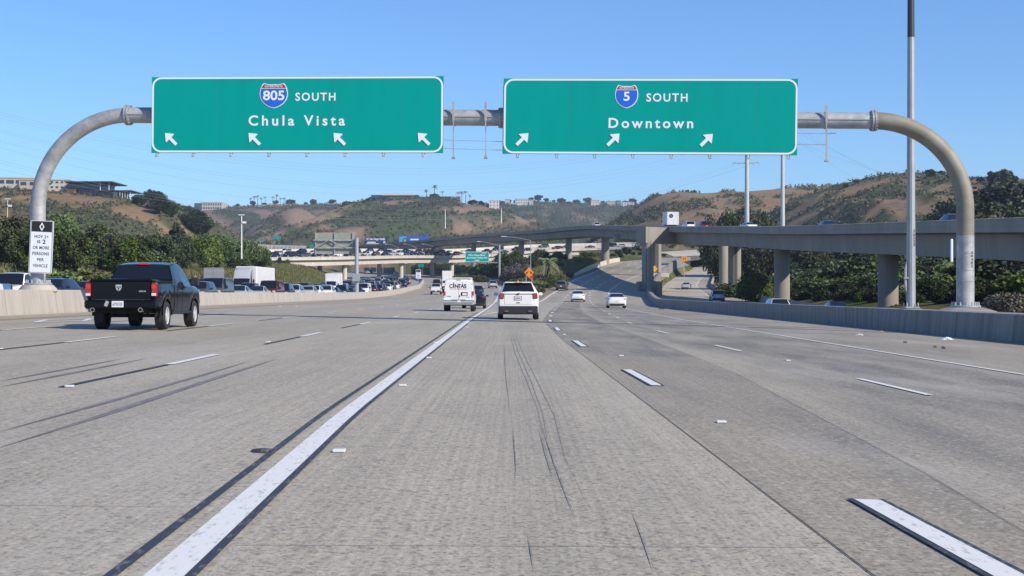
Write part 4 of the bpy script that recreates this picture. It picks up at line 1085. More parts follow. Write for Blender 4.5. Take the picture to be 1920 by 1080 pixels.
jam("pickup", 75, 0, WHITE, "white pickup facing the camera, right behind the curved sign post", -1.7)
jam("compact", 74, 0, BLACK, "black hatchback just left of the black pickup truck, beyond the median wall", .6)
jam("sedan", 84, 1, MAROON, "maroon sedan between the white pickup and the black SUV beyond the median wall")
jam("semi", 172, 2, SILVER, "semi truck with a silver cab and long white trailer in the jam", 0)
jam("box", 252, 2, WHITE, "white box truck facing the camera below the overpass abutment", .2)
jam("van", 235, 0, WHITE, "white van in the jam just right of the sign cantilever's control box")
pal = [BLACK] * 5 + [GREY] * 4 + [NAVY] * 4 + [WHITE] * 4 + [SILVER] * 3 + [MAROON] * 2 + [BLUE, GREEN]
knd = ["sedan"] * 6 + ["suv"] * 6 + ["compact"] * 3 + ["bigsuv"] * 2 + ["pickup"] * 2 + ["van"]
for lane in range(4):
    y = 98 + rg.random() * 6
    while y < 400:
        k = rg.choice(knd); c = rg.choice(pal); L = proto(k)[1]
        skip = (lane == 2 and (152 < y < 186 or 242 < y < 262)) or (lane == 0 and 227 < y < 243) or (lane == 1 and 76 < y < 92)
        if not skip: jam(k, y, lane, c, None, rg.uniform(-.25, .25))
        y += L + rg.uniform(1.6, 4.5) + (y - 98) * .012
# the cars on the connector, two rows
count2 = {}
TOT = con_at(0, 0)[2]
for row, off in ((0, 3.0), (1, 7.0), (2, 11.4)):
    s_ = 60 + row * 3
    k_ = 0
    while s_ < TOT - 30 and k_ < 40:
        k = rg.choice(knd); c = rg.choice(pal + [WHITE, RED])
        p, hd, _ = con_at(s_, off); nm, cat = KN[k]
        u = 960 + p[0] * F_PX / p[1]
        if 470 < u < 1340:
            key = (CN[c], KW[k], row); count2[key] = count2.get(key, 0) + 1
            rw = ("nearest row", "middle row", "farthest row")[row]
            vehicle(k, nm, tuple(p), hd + math.pi, c, f"{ORD[count2[key] - 1]} {CN[c]} {KW[k]} from the left in the {rw} on the overpass road", cat, "cars queuing on the connector overpass", False)
        s_ += proto(k)[1] + (rg.uniform(1.5, 5) if s_ < TOT * .6 else rg.uniform(6, 18)) + row * 2; k_ += 1
# a few cars on the far carriageway seen through the overpass
for x, y, c, k, lb in ((-52.5, 640, SILVER, "sedan", "silver car far beyond the overpass, above the parked-looking queue"), (-67.5, 660, SILVER, "compact", "pale silver hatchback far beyond the overpass, left of the other silver car"), (-68, 676, BLACK, "suv", "black SUV just behind the pale hatchback far beyond the overpass")):
    vehicle(k, KN[k][0], (x, y, zopp(x, y)), math.pi + .25, c, lb, KN[k][1], None, False)
# ================================================================== sign gantry
m_galv = mat("galvanised_steel", (.50, .505, .50), .55, .3, (.31, .315, .315), 2.2, clip=(.35, .65))
m_rustgalv = mat("weathered_steel", (.30, .28, .235), .65, .2, (.22, .195, .15), 1.1, clip=(.35, .65))
m_pole = mat("pole_steel", (.42, .44, .45), .5, .35, (.36, .38, .39), 2)
m_poledark = mat("pole_dark", (.05, .055, .06), .5, .3)
m_sgreen = mat("sign_green", (.0, .33, .285), .8, 0, (.0, .305, .263), .9, spec=.08, stretch=(1.3, 1, .22), clip=(.40, .75))
m_swhite = mat("sign_white", (.80, .82, .84), .5)
m_sblue = mat("shield_blue", (.012, .13, .62), .5); m_sred = mat("shield_red", (.42, .012, .02), .5)
m_back = mat("sign_back_olive", (.36, .37, .29), .55, .2, (.30, .31, .25), .8)
m_sgrey = mat("sign_back_grey", (.36, .37, .37), .5, .3)
G0, G1 = Vector((-20.15, 60.0, 0)), Vector((18.30, 57.0, 0))
gd = (G1 - G0).normalized(); yaw = math.atan2(gd.y, gd.x)
ZB0, ZB1 = 8.80, 8.27
def gz(x): return ZB0 + (ZB1 - ZB0) * (x + 16.2) / (14.7 + 16.2)
def gp(x, z, fwd=0.0):
    t = (x - G0.x) / gd.x; p = G0 + gd * t + Vector((gd.y, -gd.x, 0)) * fwd
    return Vector((p.x, p.y, z))
gan = empty("sign_gantry", (0, 58.4, 0)); tag(gan, "curved steel tube gantry spanning the whole freeway and carrying two green signs", "sign gantry")
def arc(xp, xf, zc_, zb):
    R_ = abs(xp - xf); s_ = 1 if xp < xf else -1; pts = [gp(xp, zb), gp(xp, zc_ - R_)]
    for k in range(1, 25):
        a = math.pi / 2 * k / 24; pts.append(gp(xp + s_ * R_ * (1 - math.cos(a)), zc_ - R_ + R_ * math.sin(a)))
    return pts
bl, br_ = 1.66, .74
pl = arc(-20.12, -16.2, gz(-16.2), bl); pr = arc(18.28, 14.65, gz(14.65), br_)
b = MB(); b.tube(pl, [.315] * len(pl), 28); at_root(b, gan).build("post", m_galv, gan, 40)
b = MB(); b.tube([p for p in pr if p.z < 3.6] + [gp(18.28, 3.6)], .352, 28); at_root(b, gan).build("post", m_galv, gan, 40)
b = MB(); b.tube([gp(18.28, 3.6)] + [p for p in pr if p.z > 3.6], .350, 28); at_root(b, gan).build("curved_arm", m_rustgalv, gan, 40)
b = MB(); b.tube([gp(-16.15, gz(-16.15)), gp(-.5, gz(-.5))], .335, 28); b.tube([gp(-.35, gz(-.35)), gp(14.6, gz(14.6))], .335, 28); at_root(b, gan).build("beam", m_galv, gan, 40)
b = MB(); b.tube([gp(-16.1, gz(-16.1) + .0, .345), gp(-.5, gz(-.5), .345)], .018, 6); b.tube([gp(-.3, gz(-.3), .345), gp(14.6, gz(14.6), .345)], .018, 6); at_root(b, gan).build("beam_seam", m_pole, gan)
for xf in (-16.2, -.42, 14.65):
    b = MB(); b.tube([gp(xf - .09, gz(xf)), gp(xf - .015, gz(xf))], .43, 28); b.tube([gp(xf + .015, gz(xf)), gp(xf + .09, gz(xf))], .43, 28)
    for k in range(18):
        a = 2 * math.pi * k / 18; o_ = .385; c = gp(xf, gz(xf))
        q = c + Vector((0, 0, math.sin(a) * o_)) + Vector((gd.y, -gd.x, 0)) * math.cos(a) * o_
        b.tube([q - gd * .14, q + gd * .14], .024, 6)
    at_root(b, gan).build("flange", m_galv, gan, 40)
for xp, zb, rr in ((-20.12, bl, .315), (18.28, br_, .352)):
    b = MB(); c = gp(xp, 0)
    b.lathe([(zb - .02, .0), (zb - .02, rr + .26), (zb + .05, rr + .26), (zb + .06, rr)], 'z', tuple(c), 28)
    for k in range(14):
        a = 2 * math.pi * k / 14; b.cyl((c.x + math.cos(a) * (rr + .17), c.y + math.sin(a) * (rr + .17), zb), (c.x + math.cos(a) * (rr + .17), c.y + math.sin(a) * (rr + .17), zb + .19), .04, .03, 8)
    at_root(b, gan).build("base_plate", m_galv, gan, 40)
    b = MB(); b.lathe([(zb - .5, .66), (zb - .20, 1.25), (zb - .03, .72), (zb - .02, .0)] if xp > 0 else [(zb - .5, .50), (zb - .30, .80), (zb - .2, .78), (zb - .03, .62), (zb - .02, .0)], 'z', tuple(c), 24); at_root(b, gan).build("footing", m_barrier if xp < 0 else m_barrier_r, gan, 40)
def hanger(x, ztop, zbot):
    b = MB(); c = gp(x, 0, .42); M = Matrix.Rotation(yaw, 4, 'Z')
    b.box((c.x, c.y, (gz(x) + ztop) / 2 + .0), (.09, .06, .78), 0, M)
    b.box((c.x, c.y, (ztop + zbot) / 2), (.05, .05, ztop - zbot), 0, M); b.box((c.x, c.y, zbot), (.13, .3, .07), 0, M)
    p = gp(x, gz(x)); b.tube([p - gd * .03, p + gd * .03], .355, 24)
    at_root(b, gan).build("hanger", m_galv, gan)
for x in (-2.38, -1.05): hanger(x, gz(x) + .42, 7.0 - .15)
hanger(12.72, gz(12.7) + .40, 6.62)
for x0_, z0_, x1_, z1_, r_ in ((11.4, 7.75, 12.72, 7.73, .014), (11.4, 7.30, 12.72, 7.28, .014), (12.72, 7.72, 13.1, 7.74, .03), (-2.9, 7.6, -.3, 7.5, .012), (-2.9, 7.25, -.3, 7.15, .012)):
    b = MB(); b.tube([gp(x0_, z0_, .42), gp(x1_, z1_, .42)], r_, 5); at_root(b, gan).build("walkway_cable", m_galv, gan)
b = MB(); c = gp(18.28, 0, .40)
b.box((gp(17.72, 0, .1).x, gp(17.72, 0, .1).y, 3.0), (.10, .10, .93), bev=.02)
at_root(b, gan).build("conduit_cover", m_swhite, gan)
b = MB()
for z in (3.55, 2.9, 2.2, 1.75): b.tube([Vector((gp(18.28, 0).x + .358 * math.cos(a), gp(18.28, 0).y + .358 * math.sin(a), z)) for a in [math.pi * 2 * k / 24 for k in range(25)]], .009, 5, cap=False)
at_root(b, gan).build("strap", m_pole, gan)
# painted number running down the right post and the lamp pole
def vnum(root, s, x, y, zt, ch, wd, r):
    for k, c in enumerate(s):
        o = text(c, root, m_blk, 0, 0, wd, ch * .8, 0, .01, "post_number")
        a = R(-62); o.rotation_euler = (0, 0, R(28)); l_ = root.location
        o.location = (x + r * math.cos(a) - l_[0], y + r * math.sin(a) - l_[1], zt - k * ch - l_[2])
vnum(gan, "30402", gp(18.28, 0).x, gp(18.28, 0).y, 2.86, .135, .10, .36)

def rrect(w_, h, r, n=6, cx=0, cz=None):
    cz = h / 2 if cz is None else cz; pts = []
    for (sx, sz, a0) in ((1, -1, -90), (1, 1, 0), (-1, 1, 90), (-1, -1, 180)):
        for k in range(n + 1):
            a = R(a0 + 90 * k / n); pts.append((cx + sx * (w_ / 2 - r) + r * math.cos(a), cz + sz * (h / 2 - r) + r * math.sin(a)))
    return pts
def ring_prism(mb, outer, inner, y0, y1):
    n = len(outer); V = [(p[0], y0, p[1]) for p in outer] + [(p[0], y0, p[1]) for p in inner] + [(p[0], y1, p[1]) for p in outer] + [(p[0], y1, p[1]) for p in inner]; F_ = []
    for i in range(n):
        j = (i + 1) % n; F_ += [(i, j, n + j, n + i), (i, 2 * n + i, 2 * n + j, j), (n + i, n + j, 3 * n + j, 3 * n + i)]
    mb.add(V, F_)
def shield_poly(cx, z0, w_, h, grow=0.0):
    half = [(0, .955), (.10, .945), (.20, .952), (.30, .985), (.345, 1.0), (.41, .93), (.46, .80), (.49, .65), (.495, .53), (.47, .40), (.42, .29), (.34, .18), (.23, .09), (.11, .03), (0, 0)]
    pts = [(x, z) for x, z in half]; pts = pts + [(-x, z) for x, z in reversed(half[1:-1])]
    return [(cx + x * (w_ + 2 * grow), z0 - grow + z * (h + 2 * grow)) for x, z in reversed(pts)]
def arrow(root, cx, cz, s, ang):
    P = [(-.12, -.62), (.12, -.62), (.12, .05), (.44, .05), (.40, .14), (.0, .62), (-.40, .14), (-.44, .05), (-.12, .05)]
    a = R(ang); mb = MB(); mb.prism([(cx + s * (x * math.cos(a) - z * math.sin(a)), cz + s * (x * math.sin(a) + z * math.cos(a))) for x, z in P], -.062, -.05); mb.build("arrow", m_swhite, root)
def green_sign(name, label, x0, x1, zl, zr_, H, brackets):
    w_ = (x1 - x0) / gd.x; xc = (x0 + x1) / 2; p = gp(xc, (zl + zr_) / 2, .60)
    root = empty(name, p, (0, -math.atan2(zr_ - zl, x1 - x0), yaw)); tag(root, label, "road sign", "green freeway signs on the gantry")
    b = MB(); b.box((0, 0, H / 2), (w_, .08, H), bev=.01); b.build("panel", m_sgreen, root)
    b = MB(); ring_prism(b, rrect(w_ - .03, H - .03, .40, cz=H / 2), rrect(w_ - .18, H - .18, .32, cz=H / 2), -.048, -.036); b.build("border", m_swhite, root)
    b = MB()
    for k in range(8):
        x = -w_ / 2 + w_ * k / 7.6; b.box((x, .3, H * .5), (.09, .12, H * .98)); 
    for z in (H * .35, H * .7): b.box((0, .2, z), (w_ * .98, .1, .08))
    b.build("back_frame", m_galv, root)
    for x in (-w_ * .27, w_ * .13, w_ * .36):
        b = MB(); b.box((x, -.040, H / 2), (.012, .006, H - .25)); b.build("panel_seam", mat("seam_green", (.02, .25, .22), .6), root)
    for x in brackets:
        b = MB(); b.tube([(x - .05, .05, -.02), (x - .03, -.05, -.15), (x + .05, -.05, -.16), (x + .05, .05, -.02)], .022, 6); b.box((x, -.05, -.14), (.12, .10, .06)); b.build("walkway_bracket", m_galv, root)
    return root
def shield(root, cx, z0, w_, h, num, nw, nh):
    b = MB(); b.prism(shield_poly(cx, z0, w_, h, .035), -.056, -.042); sp = b.build("shield", m_swhite, root)
    b = MB(); P = shield_poly(cx, z0, w_, h, 0); zt = z0 + h * .80
    lo = [q for q in P if q[1] < zt]; lo = sorted(lo, key=lambda q: math.atan2(q[0] - cx, -(q[1] - zt)))
    e = w_ * .462
    b.prism([(cx - e, zt - .0)] + lo + [(cx + e, zt)], -.064, -.052); b.build("shield_field", m_sblue, sp)
    b = MB(); hi = [q for q in P if q[1] > zt + .03]; hi = sorted(hi, key=lambda q: q[0])
    b.prism([(cx - e * .985, zt + .03), (cx + e * .985, zt + .03)] + list(reversed(hi)), -.064, -.052); b.build("shield_band", m_sred, sp)
    text("INTERSTATE", sp, m_swhite, cx, zt + .055, w_ * .66, h * .085, -.067, .015)
    text(num, sp, m_swhite, cx, z0 + h * .32, nw, nh, -.067, .022)
sl = green_sign("overhead_sign", "left green overhead sign with the 805 shield reading SOUTH Chula Vista and four arrows", -15.0, -2.78, 7.14, 7.04, 3.16, [-5.9, -4.35, -2.75, -1.15, .45, 2.05, 3.65, 5.3])
shield(sl, -.95, 1.88, 1.13, .97, "805", .90, .42)
text("SOUTH", sl, m_swhite, .80, 2.16, 1.68, .355, -.05, .020, spacing=1.25)
text("Chula Vista", sl, m_swhite, .02, 1.14, 4.05, .45, -.05, .022, spacing=1.42)
for x in (-5.30, -1.76, 1.81, 5.32): arrow(sl, x, .58, .55, 45)
sr = green_sign("overhead_sign", "right green overhead sign with the 5 shield reading SOUTH Downtown and three arrows", -.32, 11.53, 6.99, 6.84, 3.08, [-5.35, -3.75, -2.2, -.65, .9, 2.45, 4.0, 5.6])
shield(sr, -.93, 1.90, .88, .88, "5", .25, .39)
text("SOUTH", sr, m_swhite, .70, 2.15, 1.66, .355, -.05, .020, spacing=1.25)
text("Downtown", sr, m_swhite, .06, 1.08, 3.42, .43, -.05, .022, spacing=1.36)
for x in (-5.15, -1.44, 2.32): arrow(sr, x, .60, .55, -45)
# the carpool rule sign strapped to the left post
hp = gp(-19.85, 2.12, .45)
hv = empty("regulatory_sign", hp, (0, R(2.6), 0)); tag(hv, "white HOV 2+ carpool rule sign with a black diamond header on the left gantry post", "road sign")
Wv, Hv = .98, 2.22
b = MB(); b.prism(rrect(Wv, Hv, .07), 0, .03); b.build("panel", m_swhite, hv)
b = MB(); ring_prism(b, rrect(Wv - .045, Hv - .045, .055, cz=Hv / 2), rrect(Wv - .075, Hv - .075, .045, cz=Hv / 2), -.006, .0); b.build("border", m_blk, hv)
b = MB(); b.prism([(-.43, 1.75), (.43, 1.75), (.43, 2.175), (-.43, 2.175)], -.006, .0); b.build("header", m_blk, hv)
b = MB(); ring_prism(b, [(0, 1.775), (.105, 1.96), (0, 2.15), (-.105, 1.96)], [(0, 1.86), (.055, 1.96), (0, 2.065), (-.055, 1.96)], -.012, -.006); b.build("diamond", m_swhite, hv)
for s, z, wd, cp in (("HOV 2+", 1.485, .58, .14), ("OR MORE", 1.02, .68, .135), ("PERSONS", .77, .70, .135), ("PER", .515, .28, .135), ("VEHICLE", .26, .62, .135)): text(s, hv, m_blk, 0, z, wd, cp, -.006, .013, spacing=1.12)
text("IS", hv, m_blk, -.10, 1.27, .13, .135, -.006, .014); text("2", hv, m_blk, .12, 1.255, .13, .19, -.006, .025)
b = MB(); b.box((0, .10, 1.7), (.7, .14, .06)); b.box((0, .10, .5), (.7, .14, .06)); b.build("bracket", m_galv, hv)

# ------------------------------------------------------------------ tall pole on the right wall
def base_z(y): return zroad(float(x_w(y)) + .6, y) + .95
hx, hy = 17.50, 62.0
tp = empty("lamp_pole", (hx, hy, .55)); tag(tp, "very tall grey steel lamp pole on the right wall, dark at its upper end", "lamp pole")
b = MB(); b.tube([(hx, hy, .68), (hx, hy, 12.5)], [.205, .155], 12); at_root(b, tp).build("shaft", m_pole, tp)
b = MB(); b.tube([(hx, hy, 12.5), (hx, hy, 19)], [.158, .13], 12); at_root(b, tp).build("upper_shaft", m_poledark, tp)
b = MB(); b.box((hx, hy, .66), (.62, .62, .06))
for sx in (-1, 1):
    for sy in (-1, 1): b.cyl((hx + .24 * sx, hy + .24 * sy, .66), (hx + .24 * sx, hy + .24 * sy, .86), .035)
at_root(b, tp).build("base_plate", m_galv, tp)
b = MB(); b.lathe([(-.6, .62), (.50, .60), (.60, .48), (.635, .0)], 'z', (hx, hy, 0), 20); at_root(b, tp).build("footing", m_barrier_r, tp, 40)
b = MB(); b.tube([(hx - .20, hy - .06, 1.25), (hx - .26, hy - .06, 1.6), (hx - .26, hy - .06, 2.3), (hx - .20, hy - .06, 2.65)], [.03, .06, .06, .03], 8); b.box((hx - .24, hy - .08, 1.95), (.2, .14, .08)); at_root(b, tp).build("hand_hole_cover", m_galv, tp, 40)
vnum(tp, "26223", hx, hy, 3.95, .15, .10, .205)

# ------------------------------------------------------------------ cantilever sign seen from behind, on the median
cx, cy = -20.55, 187.0; cz = zroad(-20.4, cy) + .8
cs = empty("cantilever_sign", (cx, cy, cz)); tag(cs, "back of a large olive sign on a grey cantilever post rising from the median", "road sign")
T = at(676, 446, cy); b = MB(); b.tube([(cx, cy, cz), (cx, cy, T.z)], [.29, .25], 14); at_root(b, cs).build("post", m_pole, cs, 40)
b = MB(); b.box((cx - .05, cy - .4, cz + 1.35 + .6), (.95, .5, 1.0), bev=.04); at_root(b, cs).build("control_box", m_pole, cs)
A, B_ = at(588, 436, cy), at(665, 476, cy)
b = MB(); b.box(((A.x + B_.x) / 2, cy + .5, (A.z + B_.z) / 2), (B_.x - A.x, .12, A.z - B_.z), bev=.01); at_root(b, cs).build("panel", m_back, cs)
b = MB()
for u in (591, 627, 661):
    p = at(u, 436, cy); b.box((p.x, cy + .35, (A.z + B_.z) / 2), (.14, .16, A.z - B_.z))
for v in (450, 464.5):
    p = at(627, v, cy); b.box(((A.x + cx) / 2, cy + .2, p.z), (cx - A.x, .16, .16))
zz = [at(0, v, cy).z for v in (450, 464.5)]
xs = [A.x + .3, A.x + 2.0, A.x + 4.2, cx - .2]
for k in range(3):
    b.tube([(xs[k], cy + .1, zz[1] if k % 2 == 0 else zz[0]), (xs[k + 1], cy + .1, zz[0] if k % 2 == 0 else zz[1])], .06, 6)
at_root(b, cs).build("truss", m_galv, cs)

# ------------------------------------------------------------------ smaller signs
def post_sign(name, label, u, v, d, wpx, hpx, mtl, poly=None, legs=1, gz_=None, cat="road sign", th=.04, m_leg=None, back=False):
    c = at(u, v, d); w_, h = wpx * d / F_PX, hpx * d / F_PX
    zg = gz_ if gz_ is not None else float(ground_z(c.x, d))
    root = empty(name, (c.x, d, zg)); tag(root, label, cat)
    b = MB()
    if poly == "diamond": b.prism([(0, c.z - zg - h / 2), (w_ / 2, c.z - zg), (0, c.z - zg + h / 2), (-w_ / 2, c.z - zg)], 0, th)
    else: b.box((0, th / 2, c.z - zg), (w_, th, h), bev=.01)
    b.build("panel", mtl, root)
    for k in range(legs):
        x = 0 if legs == 1 else (-.3 + .6 * k / (legs - 1)) * w_
        b = MB(); b.box((x, th + .06, (c.z - zg) / 2), (.09 + w_ * .01, .1, c.z - zg + .0)); b.build("post", m_leg or m_galv, root)
    return root, w_, h, c.z - zg
m_orange = mat("sign_orange", (.85, .27, .01), .5); m_yellow = mat("sign_yellow", (.80, .50, .01), .5)
rt, w_, h, z = post_sign("warning_sign", "orange diamond sign with two diverging black arrows in the gore behind the white SUV", 992, 511, 210, 18, 20, m_orange, "diamond", 2)
for s_ in (-1, 1):
    b = MB(); M = Matrix.Rotation(R(135) * s_, 4, 'Y')
    P = [(-.06, -.26), (.06, -.26), (.06, .02), (.17, .02), (0, .26), (-.17, .02), (-.06, .02)]
    b.prism(P, -.012, -.002); b.v = [tuple(M @ Vector(v)) for v in b.v]; b.v = [(x + s_ * .30, y, zz_ + z - .02) for x, y, zz_ in b.v]; b.build("arrow", m_blk, rt)
b = MB(); b.add([(.1, .02, z - .62), (.62, -.05, z - .50), (.66, .06, z - .95), (.12, .05, z - 1.05), (.1, .12, z - .62), (.62, .05, z - .5), (.66, .16, z - .95), (.12, .15, z - 1.05)], [(0,1,2,3), (7,6,5,4), (0,4,5,1), (1,5,6,2), (2,6,7,3), (3,7,4,0)]); b.build("warning_flag", mat("flag_red", (.62, .07, .03), .7), rt)
post_sign("warning_sign", "plain yellow diamond sign between the two near flyover columns", 1227.5, 504, 313, 11, 13, m_yellow, "diamond", 1)
rt, w_, h, z = post_sign("warning_sign", "small amber lane sign with black marks farther up the right branch", 1283, 485, 380, 9.5, 10, m_orange, None, 1)
for s_ in (-1, 1): bb = MB(); bb.box((s_ * .28, -.01, z), (.14, .02, .8)); bb.build("arrow", m_blk, rt)
# green exit sign on its cantilever
gx_, gy_ = float(xl(400)) + 3.4, 400.0
zg = float(ground_z(gx_, gy_)); es = empty("exit_sign", (gx_, gy_, zg)); tag(es, "green cantilever exit sign reading Mira Mesa Blvd, Sorrento Valley Rd, 1 MILE", "road sign")
T = at(929, 459, gy_); b = MB(); b.tube([(gx_, gy_, zg), (gx_, gy_, T.z)], [.33, .28], 14); at_root(b, es).build("post", m_pole, es, 40)
A, B_ = at(872, 472, gy_), at(917, 491.5, gy_); Wd, Ht = B_.x - A.x, A.z - B_.z
b = MB()
for v in (475.5, 492.5): p = at(0, v, gy_); b.box(((A.x + gx_) / 2, gy_ + .1, p.z), (gx_ - A.x + .6, .18, .2))
for u in (922, 926): p = at(u, 484, gy_); b.box((p.x, gy_ + .1, p.z), (.12, .12, 2.7))
at_root(b, es).build("truss", m_galv, es)
b = MB(); b.box(((A.x + B_.x) / 2, gy_ - .25, (A.z + B_.z) / 2), (Wd, .1, Ht)); at_root(b, es).build("panel", m_sgreen, es)
b = MB(); mx = (A.x + B_.x) / 2 - gx_; mz = (A.z + B_.z) / 2 - zg
ring_prism(b, rrect(Wd - .04, Ht - .04, .25, cx=mx, cz=mz), rrect(Wd - .24, Ht - .24, .18, cx=mx, cz=mz), -.33, -.31); b.build("border", m_swhite, es)
text("Mira Mesa Blvd", es, m_swhite, mx - .1, mz + .30, 4.6, .48, -.32, .03); text("Sorrento Valley Rd", es, m_swhite, mx, mz - .42, 5.7, .46, -.32, .03); text("1 MILE", es, m_swhite, mx - .1, mz - 1.14, 1.5, .40, -.32, .03); text("EXIT", es, m_swhite, mx + 2.1, mz + .98, 1.3, .30, -.32, .03)
# carpool sign on the median and small green sign beyond the overpass
rt, w_, h, z = post_sign("regulatory_sign", "small white carpool sign with a black header standing on the median near the overpass", 784.5, 514, 330, 9.5, 17, m_swhite, None, 1, zroad(-20.4, 330) + .7)
b = MB(); b.box((0, -.01, z + .74), (1.05, .02, .46)); b.build("header", m_blk, rt)
for k in range(4): text(("HOV 2+", "IS 2", "OR MORE", "PERSONS")[k], rt, m_blk, 0, z + .22 - k * .33, .7 if k != 1 else .35, .17, -.01, .01)
post_sign("direction_sign", "small green sign hanging in the shade behind the overpass", 789.5, 498, 640, 11, 5.5, m_sgreen, None, 2)
post_sign("direction_sign", "wider green sign far beyond the overpass, at the foot of the tan slope", 518.5, 445.5, 900, 15, 5, m_sgreen, None, 2)
post_sign("direction_sign", "smaller green sign left of the foot of the tan slope", 490.5, 449.5, 800, 8, 4, m_sgreen, None, 2)
post_sign("direction_sign", "small green sign just left of the olive sign back", 584, 461.5, 640, 6, 4.5, m_sgreen, None, 1)
rt, w_, h, z = post_sign("roadside_sign", "grey back of a roadside sign on two wooden posts by the semi truck", 401, 513, 205, 38, 22, m_sgrey, None, 2, None, "road sign", .05, mat("wood_post", (.42, .30, .22), .8))
b = MB(); b.box((0, -.02, z), (w_, .05, .06)); b.box((0, -.02, z), (.06, .05, h)); b.box((0, -.02, z + h / 2), (w_, .06, .06)); b.box((0, -.02, z - h / 2), (w_, .06, .06)); b.build("frame", m_pole, rt)
# billboards
rt, w_, h, z = post_sign("billboard", "navy billboard reading UC San Diego Health behind the overpass queue", 705.5, 452, 720, 41, 16, mat("billboard_navy", (.02, .035, .12), .5), None, 3, None, "billboard", .5)
text("UC San Diego Health", rt, m_swhite, -.3, z + .55, w_ * .86, 1.25, -.02, .02); bb = MB(); bb.box((-2.4, -.02, z - .62), (w_ * .38, .03, .5)); bb.build("text_line", m_swhite, rt)
b = MB(); b.box((w_ * .37, -.03, z - .75), (1.1, .04, 1.6)); b.build("picture_patch", mat("billboard_pale", (.5, .45, .42), .6), rt)
b = MB(); b.box((-1.8, -.02, z - 1.35), (w_ * .6, .03, .3)); b.build("text_line", m_swhite, rt)
rt, w_, h, z = post_sign("billboard", "bright blue billboard with a portrait, partly behind the flyover", 776, 453, 760, 56, 20, mat("billboard_blue", (.02, .12, .55), .5), None, 3, None, "billboard", .5)
b = MB(); b.box((-w_ * .37, -.03, z), (w_ * .24, .05, h * .96)); b.build("picture_patch", mat("billboard_cyan", (.05, .38, .70), .5), rt)
for nm, mt, sx, sz, dz, yy in (("portrait_hair", m_blk, 1.15, 1.7, .2, -.07), ("portrait_face", mat("portrait_skin", (.55, .33, .26), .6), .68, 1.05, .35, -.10)):
    b = MB(); b.prism([(-w_ * .30 + sx * math.cos(2 * math.pi * k / 20), z + dz + sz * math.sin(2 * math.pi * k / 20)) for k in range(20)], yy, yy + .03); b.build(nm, mt, rt)
b = MB(); b.box((w_ * .02, -.03, z + 1.1), (w_ * .28, .05, .75)); b.build("text_line", m_swhite, rt)
post_sign("billboard", "pink topped far billboard peeking over the olive sign back", 614, 440, 760, 16, 9, mat("billboard_pink", (.62, .05, .16), .5), None, 2, None, "billboard", .4)
post_sign("billboard", "yellow green banner on the bare slope at the far left", 402, 424.5, 1150, 17, 7, mat("banner_lime", (.42, .50, .12), .6), None, 2, None, "billboard", .4)

# ------------------------------------------------------------------ street lamps
def street_lamp(label, u0, vb, vt, ua, va, d, r=.11):
    b0, t0, a0 = at(u0, vb, d), at(u0, vt, d), at(ua, va, d)
    root = empty("street_lamp", (b0.x, d, b0.z)); tag(root, label, "street lamp", "street lamps with slanting arms")
    b = MB(); b.tube([(0, 0, -1.5), (0, 0, t0.z - b0.z)], [r, r * .7], 8); b.build("pole", m_pole, root)
    dx, dz = a0.x - b0.x, a0.z - b0.z; zt = t0.z - b0.z
    b = MB(); b.tube([(0, 0, zt), (dx * .5, 0, zt + (dz - zt) * .75), (dx * .85, 0, dz)], r * .55, 6); b.build("arm", m_pole, root)
    b = MB(); b.box((dx * .93, 0, dz), (abs(dx) * .18, .3, .14), bev=.04); b.build("lamp_head", m_swhite, root)
street_lamp("street lamp beside the green exit sign post", 936, 520, 461, 895, 453, 400, .12)
street_lamp("tallest street lamp, rising behind the orange diamond sign", 995, 509, 451, 941, 443.5, 330, .10)
for u, ua, lb in ((746.5, 722, "leftmost of three street lamps on the overpass, nearest the billboards"), (780, 757, "middle one of the three street lamps on the overpass"), (815.5, 791, "rightmost of three street lamps on the overpass")):
    street_lamp(lb, u, 474, 464, ua, 457.5, 590, .13)
def mast(label, u, vb, vt, d, r, head=True, name="light_mast"):
    b0, t0 = at(u, vb, d), at(u, vt, d); root = empty(name, (b0.x, d, b0.z)); tag(root, label, "light mast")
    b = MB(); b.tube([(0, 0, -4), (0, 0, t0.z - b0.z)], [r, r * .6], 8); b.build("pole", m_swhite, root)
    if head:
        b = MB(); z = t0.z - b0.z; b.box((0, 0, z), (1.3, .4, .16)); b.build("lamp_head", m_swhite, root)
        b = MB(); b.box((.55, 0, z - 1.6), (.8, .4, .4)); b.build("floodlight", m_swhite, root); b = MB(); b.box((.25, 0, z - 1.75), (.5, .2, .1)); b.build("bracket", m_galv, root)
mast("tall floodlight mast rising behind the left trees in front of the far hills", 453, 450, 403, 300, .16)
mast("thin pale pole on the left hillside near the picture edge", 14, 415, 373, 330, .08)
mast("pale utility pole on the far hill, right of the middle", 835, 418, 392, 1000, .35, False); mast("pale utility pole on the tan ridge, centre of the picture", 940, 408, 390, 1000, .35, False)
